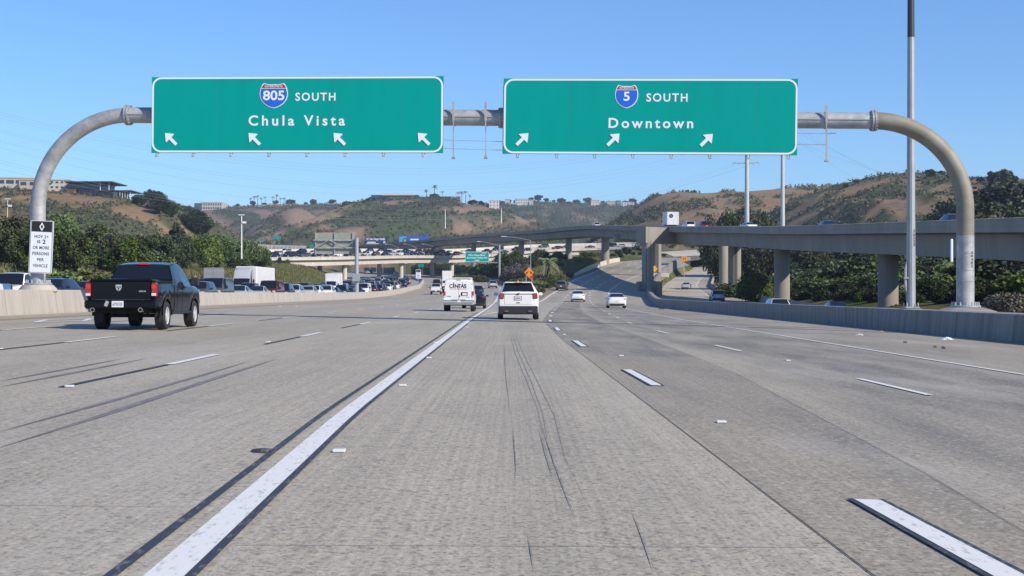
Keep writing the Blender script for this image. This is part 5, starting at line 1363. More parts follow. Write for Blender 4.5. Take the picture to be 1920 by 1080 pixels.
# ------------------------------------------------------------------ transmission poles and wires
def tpole(label, u, d, wpx, vtop, arms):
    zb = float(ground_z((u - 960) * d / F_PX, d)); t0 = at(u, vtop, d); root = empty("transmission_pole", (t0.x, d, zb)); tag(root, label, "power pole", "steel transmission poles")
    r = wpx * d / F_PX / 2; b = MB(); b.tube([(0, 0, 0), (0, 0, t0.z - zb)], [r * 1.15, r * .75], 14); b.build("shaft", mat("pole_painted", (.55, .58, .57), .5, .2, (.47, .5, .49), .4), root, 40)
    for v in arms:
        z = at(u, v, d).z - zb; b = MB(); b.tube([(-3.4, 0, z + .12), (0, 0, z), (3.0, 0, z + .2)], .11, 6)
        for x in (-3.4, -1.8, 1.6, 3.0): b.cyl((x, 0, z - .5), (x, 0, z + .15), .07)
        b.build("crossarm", m_galv, root)
tpole("steel transmission pole with a crossarm below the right sign, above the bushy trees", 1400.5, 350, 8.6, 205, [306, 262, 225])
tpole("plain steel transmission pole right of the crossarm pole", 1467.5, 350, 8.2, 205, [258, 225])
m_wire = mat("wire", (.30, .31, .33), .5, .3)
def wire(u0, v0, d0, u1, v1, d1, sag, r=.022):
    a, c = at(u0, v0, d0), at(u1, v1, d1)
    pts = [a.lerp(c, k / 24) + Vector((0, 0, -sag * 4 * (k / 24) * (1 - k / 24))) for k in range(25)]
    b = MB(); b.tube(pts, r, 5, cap=False)
    return b
wl = [(-60, 196, 240), (-60, 200, 240), (-60, 206, 240), (-60, 228, 240), (-60, 232, 240), (-60, 250, 240), (-60, 260, 240), (-60, 285, 240), (-60, 290, 240), (-60, 303, 240)]
arm = [(1385, 224), (1392, 224), (1410, 224), (1385, 261), (1410, 261), (1418, 261), (1384, 305), (1392, 305), (1412, 305), (1421, 304)]
for k, (u, v, d) in enumerate(wl):
    tag(wire(u, v, d, arm[k][0], arm[k][1], 350, 11.5 + (k % 3) * .4 + (k > 5) * .5, .014).build("power_line", m_wire), "thin power line sagging across the sky behind the signs to the transmission poles", "power line", "power lines across the sky")
for k, (u, v) in enumerate(((1640, 338), (1690, 345), (1560, 335), (1760, 350))):
    tag(wire(1474, 226 + k * 11, 350, u + 120, v + 28, 600, 2.5, .020).build("power_line", m_wire), "thin power line descending to the right from the plain transmission pole", "power line", "power lines to the right of the poles")
# ------------------------------------------------------------------ small things on the road
m_dot = mat("ceramic_marker", (.72, .71, .66), .35)
k = 0
for u, v in ((636, 848), (755, 724), (804, 672), (817, 643), (879, 606), (868, 596), (1352, 793), (1477, 677), (1058, 628), (130, 726), (503, 642), (0, 655), (1165, 668), (876, 614)):
    x, y = pxy(u, v); b = MB(); b.box((0, 0, .012), (.10, .10, .024), bev=.01)
    tag(b.build("lane_marker", m_dot, None, None, (x, y, zroad(x, y) + .003)), "small white ceramic lane marker glued to the concrete", "lane marker", "raised lane markers on the road")
x, y = pxy(493, 847); b = MB(); b.lathe([(0, .105), (.018, .085), (.026, 0.001)], 'z', (0, 0, 0), 16); tag(b.build("lane_marker_scar", m_black, None, 40, (x, y, zroad(x, y) + .002)), "round black patch where a lane marker came off, left of the thick white line", "tar patch")
def rag(name, label, u, v, s, mtl, seed, flat=.35):
    rr = random.Random(seed); x, y = pxy(u, v); V = []; n = 9
    for i in range(n):
        for j in range(n):
            a, c = (i / (n - 1) - .5), (j / (n - 1) - .5); e = max(0, 1 - 3.2 * (a * a + c * c))
            V.append((a * s * 2 + rr.uniform(-.1, .1) * s, c * s * 1.2 + rr.uniform(-.1, .1) * s, (e * flat + rr.random() * .18 * e + .01) * s))
    b = MB(); b.add(V, [(i * n + j, i * n + j + 1, (i + 1) * n + j + 1, (i + 1) * n + j) for i in range(n - 1) for j in range(n - 1)])
    tag(b.build(name, mtl, None, None, (x, y, zroad(x, y))), label, "litter")
rag("plastic_bag", "crumpled pale blue plastic bag on the right shoulder near the wall", 1776, 637, .20, mat("bag_pale", (.55, .68, .72), .5), 1)
rag("paper_scrap", "orange brown scrap lying at the foot of the right wall", 1652, 622, .10, mat("scrap_orange", (.5, .28, .12), .8), 2)
rag("paper_scrap", "grey white scrap on the right shoulder left of the dry weed tuft", 1611, 629, .16, mat("scrap_grey", (.45, .44, .42), .8), 3)
rag("road_debris", "dark scrap on the edge line beyond the near white sedan", 1240, 580, .3, m_dark, 5); rag("road_debris", "dark strip of tyre lying in the shade of the right wall", 1228, 562, .45, m_dark, 6, .2)
x, y = pxy(1557, 608); b = MB(); b.lathe([(0, .001), (0, .10), (.2, .13), (.19, .115), (.02, .09), (.02, .001)], 'z', (0, 0, 0), 18); tag(b.build("bucket", mat("bucket_blue", (.02, .22, .48), .4), None, 40, (x, y, zroad(x, y))), "small blue bucket left at the foot of the right wall", "bucket")
# ================================================================== hills
HILLS = {}
def hill(name, d, crest, L, foot, back, seed, tan=.5, veg=(.45, 10), gully=8.0, res=2.5, mats=None, zb=None, dirx=.35, bumph=3.0, tanspots=()):
    u = np.array([c[0] for c in crest], float); v = np.array([c[1] for c in crest], float)
    X0, X1 = (u[0] - 960) * d / F_PX, (u[-1] - 960) * d / F_PX
    nx = int((X1 - X0) / res); X = np.linspace(X0, X1, nx)
    U = 960 + X * F_PX / d
    # smooth crest
    ker = np.hanning(max(3, int(18 / res) | 1)); ker /= ker.sum()
    cv = np.interp(U, u, v); pad = len(ker) // 2
    cv = np.convolve(np.pad(cv, pad, mode='edge'), ker, 'valid')
    Zc = EYE + (HV - cv) * d / F_PX
    ny = int(L / (res * 1.5)); t = np.concatenate([np.linspace(0, 1, ny), 1 + np.linspace(.02, back, max(6, ny // 4))])
    T, XX = np.meshgrid(t, X, indexing='ij')
    YY = d - L * (1 - T)
    prof = np.where(T <= 1, .45 * T + .55 * (T * T * (3 - 2 * T)), 1 - (T - 1) * .25)
    fz = foot
    Z = fz + (Zc[None, :] - fz) * prof
    # gullies running down the slope
    g = XX + (YY - d) * dirx + 26 * (fbm(XX / 90, YY / 90, seed + 3, 3) - .5)
    gl = np.abs(2 * ((vnoise(g / 46, YY / 400, seed) + .5 * vnoise(g / 21, YY / 260, seed + 1)) / 1.5) - 1)
    env = np.where(T <= 1, 4 * T * (1 - T) * (1.25 - T), 0); env = np.clip(env, 0, 1)
    Z = Z + (gl - .5) * gully * env
    f1 = fbm(XX / 38, YY / 60, seed + 7, 4); f2 = fbm(XX / veg[1], YY / (veg[1] * 1.4), seed + 9, 3)
    vg = np.clip((f1 * .45 + f2 * .55 + (.5 - gl) * .20 * env - veg[0]) * 9, 0, 1)
    for (uu, vv, ru, rv, amt) in tanspots:        # bare / dry patches (or scrub when negative)
        su = 960 + XX * F_PX / YY; sv = HV - (Z - EYE) * F_PX / YY
        e = np.exp(-((su - uu) / ru) ** 2 - ((sv - vv) / rv) ** 2)
        vg = np.clip(vg - amt * e, 0, 1)
    bumps = vnoise(XX / 5.0, YY / 5.0, seed + 20) * .6 + vnoise(XX / 2.6, YY / 2.6, seed + 21) * .5
    Z = Z + vg * bumps * bumph
    Z[0, :] -= 30
    dryv = np.clip(fbm(XX / 22, YY / 30, seed + 13, 4) * 2.2 - .6 + (tan - .5), 0, 1)
    me = np_mesh(name, np.stack([XX, YY, Z], -1).reshape(-1, 3), grid_faces(*XX.shape), mats, {"veg": vg.ravel(), "dry": dryv.ravel()}, False)
    o = tag(link(name, me), kind="structure")
    HILLS[name + str(seed)] = (XX, YY, Z, vg)
    return XX, YY, Z, vg
def hill_mat(name, green, green2, tan1, tan2):
    m = bpy.data.materials.new(name); m.use_nodes = True
    n = m.node_tree.nodes; l = m.node_tree.links
    p = n["Principled BSDF"]; p.inputs["Roughness"].default_value = .95; p.inputs["Specular IOR Level"].default_value = .1
    def A(nm):
        a = n.new("ShaderNodeAttribute"); a.attribute_name = nm; return a.outputs["Fac"]
    tc = n.new("ShaderNodeTexCoord")
    def N(sc, det=6):
        z = n.new("ShaderNodeTexNoise"); z.inputs["Scale"].default_value = sc; z.inputs["Detail"].default_value = det; z.inputs["Roughness"].default_value = .7
        l.new(tc.outputs["Object"], z.inputs["Vector"])
        q = n.new("ShaderNodeMapRange"); q.inputs[1].default_value = .38; q.inputs[2].default_value = .62; l.new(z.outputs["Fac"], q.inputs[0]); return q.outputs[0]
    def mix(f, a, b_):
        q = n.new("ShaderNodeMix"); q.data_type = 'RGBA'
        for s_, v in ((0, f), (6, a), (7, b_)):
            if hasattr(v, "links"): l.new(v, q.inputs[s_])
            else: q.inputs[s_].default_value = (*v, 1)
        return q.outputs[2]
    g = mix(N(.22), green, green2); tn = mix(A("dry"), tan2, tan1); tn = mix(N(.5), tn, tuple(c * .62 for c in tan2)); tn = mix(N(.07), tn, (tan2[0] * 1.15, tan2[1] * 1.08, tan2[2] * 1.12))
    l.new(mix(A("veg"), tn, g), p.inputs["Base Color"])
    return m
mh_l = hill_mat("scrub_left", (.050, .062, .028), (.10, .105, .055), (.36, .25, .12), (.22, .155, .09))
mh_f = hill_mat("scrub_far", (.038, .058, .034), (.075, .090, .050), (.33, .24, .165), (.22, .165, .12))
mh_r = hill_mat("scrub_right", (.050, .060, .032), (.105, .105, .060), (.36, .26, .145), (.24, .175, .105))
h1 = hill("hill", 640, [(-420, 330), (-200, 345), (0, 362), (60, 363), (130, 366), (200, 372), (245, 378), (300, 388), (340, 402), (372, 432), (405, 468), (440, 500), (470, 520)], 250, 8, .6, 1, .62, (.43, 9), 9, 2.0, mh_l, dirx=.3, bumph=2.6,
          tanspots=((160, 378, 75, 9, 1.2), (245, 398, 55, 11, 1.2), (270, 412, 30, 7, .9), (90, 370, 40, 6, 1.0), (180, 440, 30, 6, .7), (130, 405, 60, 9, -.7), (60, 395, 60, 12, -.6), (330, 400, 30, 20, -.9)))
h2 = hill("hill", 1900, [(200, 396), (300, 393), (360, 391), (420, 391), (460, 390), (500, 388), (560, 387), (620, 386), (660, 385), (740, 386), (860, 388), (1000, 392)], 620, 20, .5, 2, .45, (.365, 22), 36, 5, mh_f, dirx=-.5, bumph=4,
          tanspots=((395, 412, 26, 22, 1.3), (420, 440, 20, 16, 1.2), (560, 415, 30, 24, .8), (500, 400, 40, 4, .6), (470, 425, 22, 22, -1.2), (430, 400, 30, 6, -.8)))
h2b = hill("hill", 1500, [(430, 470), (470, 440), (500, 415), (530, 396), (550, 390), (570, 392), (600, 412), (640, 440), (680, 470)], 330, 20, .6, 5, .6, (.50, 16), 22, 3.5, mh_f, dirx=.2, bumph=3,
           tanspots=((560, 425, 32, 24, 1.1), (585, 405, 14, 14, .8), (520, 425, 18, 18, -.8)))
h3 = hill("hill", 1250, [(520, 480), (560, 455), (600, 428), (630, 408), (660, 388), (690, 380), (720, 377), (780, 376), (820, 377), (860, 380), (900, 386), (940, 394), (970, 406), (1000, 418), (1020, 432), (1050, 460)], 480, 18, .5, 3, .38, (.385, 13), 30, 3.4, mh_f, dirx=-.75, bumph=3.2,
          tanspots=((890, 393, 55, 5, 1.1), (985, 415, 22, 9, 1.1), (920, 425, 60, 10, .5), (640, 440, 40, 12, .3), (870, 440, 45, 8, .6), (760, 420, 60, 20, -.4), (700, 400, 50, 14, -.3)))
h4 = hill("hill", 2300, [(820, 392), (900, 388), (950, 384), (1000, 383), (1060, 386), (1110, 386), (1150, 387), (1190, 388), (1260, 388), (1340, 392)], 700, 25, .5, 4, .3, (.33, 24), 22, 6, mh_f, dirx=.3, bumph=7, tanspots=((1130, 410, 30, 6, .5),))
h5 = hill("hill", 950, [(1120, 440), (1150, 420), (1172, 404), (1190, 388), (1215, 374), (1240, 364), (1270, 361), (1310, 363), (1350, 361), (1400, 359), (1450, 355), (1500, 352), (1560, 352), (1620, 352), (1700, 360)], 360, 20, .6, 6, .80, (.465, 12), 20, 2.6, mh_r, dirx=.75, bumph=2.6,
          tanspots=((1300, 366, 90, 4, 1.2), (1450, 360, 80, 6, 1.2), (1350, 395, 30, 20, .6), (1460, 410, 14, 16, 1.2), (1310, 385, 26, 10, -1.0), (1230, 410, 20, 10, -.5), (1400, 380, 26, 9, -.7)))
h6 = hill("hill", 660, [(1330, 500), (1365, 474), (1400, 446), (1430, 420), (1470, 396), (1505, 372), (1540, 362), (1580, 352), (1610, 341), (1650, 333), (1690, 330), (1740, 331), (1780, 336), (1820, 342), (1880, 346), (1960, 346), (2100, 340), (2300, 335)], 300, 12, .6, 7, .45, (.40, 9), 12, 2.0, mh_r, dirx=.5, bumph=2.2,
          tanspots=((1740, 392, 40, 6, 1.0), (1700, 345, 30, 8, .5), (1600, 385, 50, 18, -.3), (1590, 400, 8, 25, -.8)))

# ================================================================== vegetation
def leaf_mat(name, dark, light, rough=.6):
    return attr_mat(name, "tint", tuple(c * .7 for c in dark), light, rough, spec=.3, vary=not name.endswith("scrub"))  # dark end of the tint deepened: foliage shade put into the leaf colour
ML = {"olive": leaf_mat("leaf_olive", (.034, .050, .015), (.125, .155, .045)), "deep": leaf_mat("leaf_deep", (.016, .028, .010), (.062, .092, .026)),
      "bright": leaf_mat("leaf_bright", (.034, .062, .014), (.145, .215, .048)), "grey": leaf_mat("leaf_grey", (.030, .034, .022), (.105, .105, .065)),
      "dry": leaf_mat("leaf_dry", (.11, .095, .065), (.21, .185, .135)), "mauve": leaf_mat("twig_mauve", (.075, .065, .065), (.15, .13, .125)), "palm": attr_mat("palm_frond", "tint", (.10, .14, .045), (.36, .34, .20), .6), "scrub": leaf_mat("leaf_scrub", (.060, .074, .042), (.130, .140, .080)), "far": leaf_mat("leaf_far", (.026, .040, .022), (.066, .084, .044))}
m_bark = mat("bark", (.11, .085, .06), .95, 0, (.055, .045, .035), 3)
def leaves(rg, clumps, n, size, elong=1.6, droop=0.0):
    """clumps: array (k,4) centre + radius -> quads"""
    C = np.repeat(clumps, n, axis=0); N = len(C)
    dr = rg.normal(size=(N, 3)); dr /= np.linalg.norm(dr, axis=1)[:, None]
    rad = rg.random(N) ** .45
    P = C[:, :3] + dr * (C[:, 3] * rad)[:, None]
    nrm = dr * .6 + rg.normal(size=(N, 3)) * .7 + np.array([0, 0, .35]); nrm /= np.linalg.norm(nrm, axis=1)[:, None]
    a = rg.normal(size=(N, 3)); a[:, 2] -= droop * 2; a -= nrm * (a * nrm).sum(1)[:, None]; a /= np.linalg.norm(a, axis=1)[:, None]
    b_ = np.cross(nrm, a); s = size * (.6 + .8 * rg.random(N))[:, None]
    V = np.stack([P - a * s * elong * .5, P + b_ * s * .5 , P + a * s * elong * .5, P - b_ * s * .5], 1)
    ct = rg.random(len(clumps)); tint = np.clip(np.repeat(ct, n) * .55 + rg.random(N) * .5, 0, 1)
    return V.reshape(-1, 3), np.repeat(tint, 4)
def quads_mesh(name, V, tint, m): return np_mesh(name, V, np.arange(len(V)).reshape(-1, 4), m, {"tint": tint})
def tree_proto(seed, H, Rr, species, trunk_h=.25, n=30, leaves_n=150, leaf=.34, shape="round", droop=0.0, limbs=5):
    rg = np.random.default_rng(seed); cl = []
    for k in range(n):
        while True:
            q = rg.uniform(-1, 1, 3)
            if np.linalg.norm(q) < 1: break
        q = q / max(np.linalg.norm(q), .01) * np.linalg.norm(q) ** .45
        z = (q[2] + 1) / 2
        w_ = {"round": 1.0, "cone": 1.15 - .8 * z, "flat": .7 + .5 * z, "column": .75, "umbrella": .5 + .6 * z}[shape]
        r = Rr * rg.uniform(.26, .44) * (1 if shape != "cone" else 1.1 - .5 * z)
        cz = trunk_h * H + r * .5 + z * (H * (1 - trunk_h) - r * 1.1)
        cl.append((q[0] * Rr * .82 * w_, q[1] * Rr * .82 * w_, cz, r))
    cl = np.array(cl)
    V, t = leaves(rg, cl, leaves_n, leaf, droop=droop)
    crown = quads_mesh("crown", V, t, ML[species])
    b = MB(); r0 = max(.10, H * .024)
    b.tube([(0, 0, -1.0), (rg.normal() * .1, rg.normal() * .1, H * trunk_h), (rg.normal() * .4, rg.normal() * .4, H * .75)], [r0 * 1.25, r0, r0 * .3], 8)
    for k in range(limbs):
        c = cl[rg.integers(len(cl))]; b.tube([(0, 0, H * trunk_h * rg.uniform(.6, 1.2)), (c[0] * .5, c[1] * .5, c[2] * .75), (c[0], c[1], c[2])], [r0 * .55, r0 * .35, r0 * .1], 6)
    return crown, b.mesh("trunk", m_bark, 50), H
TP = {
 "pepper1": tree_proto(1, 12, 5.2, "olive", .10, 40, 260, .36, "round", .5), "pepper2": tree_proto(2, 12, 4.6, "olive", .12, 34, 260, .36, "round", .5),
 "round1": tree_proto(3, 11, 5.4, "bright", .10, 40, 240, .38), "round2": tree_proto(4, 11, 4.8, "bright", .14, 34, 240, .38),
 "pine": tree_proto(5, 14, 4.6, "deep", .08, 44, 250, .32, "cone"), "dark1": tree_proto(6, 13, 6.4, "deep", .10, 46, 260, .42), "dark2": tree_proto(7, 12, 5.4, "deep", .12, 40, 250, .40),
 "euc1": tree_proto(8, 17, 5.0, "grey", .35, 30, 220, .42, "umbrella"), "euc2": tree_proto(9, 15, 5.5, "grey", .30, 32, 220, .42, "flat"),
 "lush": tree_proto(10, 11, 5.6, "bright", .05, 46, 300, .32), "far1": tree_proto(11, 10, 5.0, "far", .12, 22, 90, .9), "far2": tree_proto(12, 12, 4.4, "far", .2, 20, 90, .9, "umbrella"),
 "bush1": tree_proto(13, 3.0, 2.0, "olive", .0, 22, 150, .22), "bush2": tree_proto(14, 2.6, 2.0, "bright", .0, 22, 150, .22), "bush3": tree_proto(15, 3.2, 2.2, "grey", .0, 22, 150, .20),
 "bushd": tree_proto(16, 5.0, 3.2, "deep", .0, 30, 170, .30), "bushm": tree_proto(17, 4.0, 2.6, "mauve", .0, 26, 120, .16), "bushdry": tree_proto(18, 2.2, 1.6, "dry", .0, 20, 120, .14), "oak": tree_proto(19, 7, 5.0, "deep", .05, 36, 190, .36),
}
def tree(pr, name, x, y, H, label, cat="tree", group=None, rot=None, wide=1.0, z=None, sink=.0, rr=random.Random(5)):
    crown, trunk, H0 = TP[pr]; s = H / H0
    zz = float(ground_z(x, y)) if z is None else z
    root = empty(name, (x, y, zz - sink), (0, 0, rr.uniform(0, 6.28) if rot is None else rot)); root.scale = (s * wide, s * wide, s); tag(root, label, cat, group)
    link("crown", crown, root); link("trunk" if cat != "bush" else "stem", trunk, root)
    return root
def tree_px(pr, name, u, vtop, d, label, cat="tree", group=None, wide=1.0, zb=None, minh=1.0, sink=.3):
    t = at(u, vtop, d); zg = float(ground_z(t.x, d)) if zb is None else zb
    return tree(pr, name, t.x, d, max(minh, t.z - zg), label, cat, group, None, wide, zg, sink)
G = "trees along the oncoming side's bank"
# left band of trees behind the jam
band = [(-40, 398, 150, "pepper1"), (18, 402, 165, "pepper2"), (40, 418, 150, "pepper1"), (95, 396, 190, "round1"), (60, 430, 140, "pepper2"), (125, 424, 155, "pepper1"), (150, 440, 160, "pepper2"), (185, 418, 185, "pepper2"), (215, 428, 175, "pepper1"),
        (262, 432, 200, "pepper1"), (300, 436, 190, "pepper2"), (330, 414, 230, "pine"), (352, 440, 240, "pine"), (380, 436, 260, "round1"), (412, 440, 270, "round2"), (438, 444, 285, "round1"), (462, 450, 300, "round2"), (484, 458, 320, "round1"), (498, 478, 335, "round2"), (240, 445, 165, "round2"), (395, 462, 235, "round2"), (450, 470, 275, "round1")]
nm_ = {"pepper1": "olive green drooping tree", "pepper2": "yellowish drooping tree", "round1": "bright green round tree", "round2": "smaller bright green tree", "pine": "dark green conical tree"}
cnt = {}
for (u, v, d, pr) in sorted(band):
    cnt[pr] = cnt.get(pr, 0) + 1
    d *= 1.15
    tree_px(pr, "tree", u, v, d, f"{ORD[cnt[pr] - 1]} {nm_[pr]} from the left in the band behind the jammed traffic", "tree", G, 1.1 if pr != "pine" else 1.0, sink=.3)
# dark eucalyptus clump on the shoulder of the left hill
def on_hill(hk, u, v):
    XX, YY, Z, _ = HILLS[hk]; su = 960 + XX * F_PX / YY; sv = HV - (Z - EYE) * F_PX / YY
    k = int(np.argmin((su - u) ** 2 + (sv - v) ** 2)); return XX.flat[k], YY.flat[k], Z.flat[k]
for k, (u, v, vt, pr) in enumerate(((262, 384, 362, "dark1"), (280, 392, 352, "euc1"), (292, 394, 356, "euc2"), (300, 400, 366, "dark2"), (318, 404, 374, "dark1"), (336, 414, 380, "dark2"), (350, 424, 384, "euc2"), (362, 432, 390, "dark1"), (374, 440, 398, "dark2"))):
    x, y, z = on_hill("hill1", u, v); zt = at(u, vt, y).z
    tree(pr, "tree", x, y, zt - z, f"{ORD[k]} dark tree from the left in the clump on the shoulder of the left hill", "tree", "dark trees on the left hill's shoulder", None, 1.25, z, .5)
# dark trees behind and under the flyover
right = [(1372, 452, 300, "dark1", .8), (1400, 452, 300, "dark2", .9), (1420, 496, 300, "lush", .9), (1440, 462, 320, "dark1", 1.1), (1500, 482, 285, "lush", 1.1), (1540, 474, 268, "lush", 1.2), (1590, 478, 250, "lush", 1.1), (1520, 455, 310, "dark1", 1.2), (1565, 500, 240, "dark2", 1.1),
         (1610, 458, 255, "dark2", 1.2), (1700, 480, 205, "lush", 1.2), (1722, 505, 195, "lush", 1.0), (1760, 458, 225, "dark1", 1.2), (1800, 472, 200, "dark1", 1.0), (1850, 480, 180, "dark2", 1.1), (1895, 474, 165, "lush", 1.1), (1960, 470, 160, "dark1", 1.1), (1660, 462, 240, "dark1", 1.2), (1880, 455, 205, "dark1", 1.3), (1480, 450, 320, "dark2", 1.3)]
cn2 = {}
for u, v, d, pr, wd in sorted(right):
    nmx = {"dark1": "dense dark tree", "dark2": "dark rounded tree", "lush": "sunlit leafy green tree"}[pr]; cn2[nmx] = cn2.get(nmx, 0) + 1
    tree_px(pr, "tree", u, v, d, f"{ORD[cn2[nmx] - 1]} {nmx} from the left behind the flyover's columns", "tree", "trees behind the flyover columns", wd, sink=.6)
tree_px("bushdry", "bush", 1893, 538, 75, "dry twiggy bush behind the right wall, right of the curved post", "bush", None, 1.3, .0)
tree_px("bush2", "bush", 1368, 528, 236, "leafy green bush beside the two round columns at the exit ramp", "bush", None, 1.4); tree_px("lush", "tree", 1415, 505, 205, "light green shrubby tree right of the near ramp column", "tree", None, 1.1)
rgu = random.Random(21)
for row, (X_, h0) in enumerate(((42.6, 1.7), (45.5, 2.6), (49.0, 3.4), (53.5, 4.6), (58, 5.5))):
    y = 96.0 + row * 6
    while y < 265:
        x = X_ + max(0, (y - 200) * .05) + rgu.uniform(-1, 1)
        tree(rgu.choice(("bushd", "bushd", "dark2", "bush2") if row < 4 else ("bushd", "lush")), "bush", x, y, h0 * rgu.uniform(.75, 1.25), "dark leafy bush in the undergrowth behind the right wall and the flyover columns", "bush", "dark undergrowth behind the right wall", None, rgu.uniform(1.25, 1.6), None, .4)
        y += rgu.uniform(5.0, 8.5)
# tall dark trees above the flyover on the right
for k, (u, v, d, pr, wd) in enumerate(((1800, 372, 300, "dark1", 1.0), (1840, 348, 290, "euc2", 1.2), (1880, 342, 285, "dark2", 1.3), (1915, 350, 280, "euc2", 1.2), (1960, 340, 280, "dark1", 1.2), (1860, 375, 250, "dark1", 1.2), (1910, 372, 250, "dark2", 1.3))):
    tree_px(pr, "tree", u, v, d, f"{ORD[k]} big dark tree from the left, above the flyover at the right edge", "tree", "big dark trees above the flyover", wd)
for k, (u, v, pr) in enumerate(((1378, 392, "dark1"), (1400, 382, "euc2"), (1418, 392, "dark1"), (1362, 398, "dark2"), (1345, 402, "dark1"), (1432, 398, "dark2"), (1392, 398, "dark2"))):
    tree_px(pr, "tree", u, v, 385, f"{ORD[k]} dark green tree from the left in the clump at the crossarm pole", "tree", "trees at the foot of the crossarm pole", .62, sink=.5)
for k, (u, v, d) in enumerate(((728, 486, 900), (748, 488, 900), (795, 488, 760), (815, 490, 740), (838, 490, 720), (862, 492, 700), (885, 494, 690))):
    tree_px("dark1", "tree", u, v, d, f"{ORD[k]} shaded dark tree from the left, seen under the overpass", "tree", "dark trees beyond the overpass", 1.5, sink=1)
# skyline trees on the right hills
for k, (hk, u, v, vt) in enumerate((("hill6", 1301, 362.5, 355), ("hill7", 1745, 332, 316), ("hill7", 1765, 334, 319), ("hill7", 1783, 337, 318), ("hill7", 1800, 340, 326), ("hill7", 1838, 343, 330), ("hill7", 1858, 345, 320), ("hill7", 1880, 346, 317), ("hill7", 1900, 346, 328), ("hill7", 1560, 357, 350), ("hill7", 1585, 351, 344), ("hill7", 1605, 343, 336), ("hill7", 1658, 332, 326))):
    x, y, z = on_hill(hk, u, v); H = at(u, vt, y).z - z
    tree("far1" if k % 3 else "far2", "tree", x, y, max(H, 2), f"{ORD[k]} dark tree from the left on the skyline of the right hills" if k else "lone round tree on the crest of the tan hill behind the box truck", "tree", "skyline trees on the right hills" if k else None, None, 1.3, z, .3)
# far mesa skyline trees
cf = 0
rg2 = random.Random(8)
for hk, us in (("hill3", list(range(655, 700, 11)) + [790, 812, 880, 890, 898, 906, 914]), ("hill4", list(range(935, 1195, 15))), ("hill2", list(range(425, 640, 24)))):
    for u in us:
        uu = u + rg2.uniform(-3, 3); XX, YY, Z, _ = HILLS[hk]; row = int(np.argmin(abs(YY[:, 0] - {"hill3": 1250, "hill4": 2300, "hill2": 1900}[hk]))) - 1
        col = int(np.argmin(abs(960 + XX[row] * F_PX / YY[row, 0] - uu))); x, y, z = XX[row, col], YY[row, col], Z[row, col]
        H = rg2.uniform(3.2, 6.5) * y / 1300
        cf += 1
        tree("far1" if rg2.random() < .7 else "far2", "tree", x, y, H, "dark round tree among the line of trees on the far mesa's skyline", "tree", "trees on the far mesa's skyline", None, 1.5, z, 1.0)
# palms
def palm_mesh(seed, H, fr, n=22, skirt=True):
    rg = np.random.default_rng(seed); V = []; t = []
    for k in range(n + (12 if skirt else 0)):
        sk = k >= n; a = rg.random() * 6.28; e = rg.uniform(-.3, 1.1) if not sk else rg.uniform(-1.3, -.8); L = fr * rg.uniform(.8, 1.1) * (1 if not sk else .8)
        for j in range(9):
            s0 = j / 9; el = e - s0 * 1.5
            x = L * s0 * math.cos(e * .6); z = H + L * (s0 * math.sin(e) - .55 * s0 * s0)
            c = np.array([math.cos(a) * x, math.sin(a) * x, z]); dirv = np.array([math.cos(a) * .8, math.sin(a) * .8, math.sin(el)]); sd = np.array([-math.sin(a), math.cos(a), 0])
            for q in (-1, 1):
                tip = c + sd * q * L * .22 * (1.1 - s0) + dirv * L * .22 + np.array([0, 0, -.08 * L]); w_ = dirv * L * .065
                V += [c - w_, c + w_, tip + w_ * .3, tip - w_ * .3]; t += [(.15 + .7 * rg.random()) if not sk else 1.0] * 4
    return quads_mesh("fronds", np.array(V), np.array(t), ML["palm"]), n
pf, _ = palm_mesh(3, 1.9, 2.6, 34); p0 = at(1026, 490, 292); zg = p0.z - 1.9; pr_ = empty("palm_tree", (p0.x, 292, zg)); tag(pr_, "shaggy palm with drooping pale fronds in front of the dark bushes under the flyover", "palm")
link("fronds", pf, pr_); b = MB(); b.tube([(0, 0, -3), (0, 0, 1.9)], [.35, .3], 10); b.build("trunk", m_bark, pr_)
pff, _ = palm_mesh(5, 9.5, 2.8, 14, False); bt_ = MB(); bt_.tube([(0, 0, -1), (0, 0, 9.5)], [.3, .2], 6); ptm = bt_.mesh("trunk", m_bark)
for k, (hk, d, u) in enumerate([("hill3", 1250, u) for u in (798, 803, 812, 816, 826, 856, 867, 875, 879)] + [("hill2", 1900, u) for u in (468, 474, 481, 490, 497, 509, 520, 527, 532)]):
    XX, YY, Z, _ = HILLS[hk]; row = int(np.argmin(abs(YY[:, 0] - d))); col = int(np.argmin(abs(960 + XX[row] * F_PX / d - u)))
    r_ = empty("palm_tree", (XX[row, col], YY[row, col], Z[row, col]), (0, 0, k)); s_ = (1.0, 1.25)[hk == "hill2"] * (.8 + .1 * (k % 4)); r_.scale = (s_, s_, s_)
    tag(r_, "slender palm on the skyline of the far mesa" if hk == "hill2" else "palm on the hilltop between the white roofed building and the small white block", "palm", "skyline palms of the far mesa" if hk == "hill2" else "palms on the middle hilltop")
    link("fronds", pff, r_); link("trunk", ptm, r_)
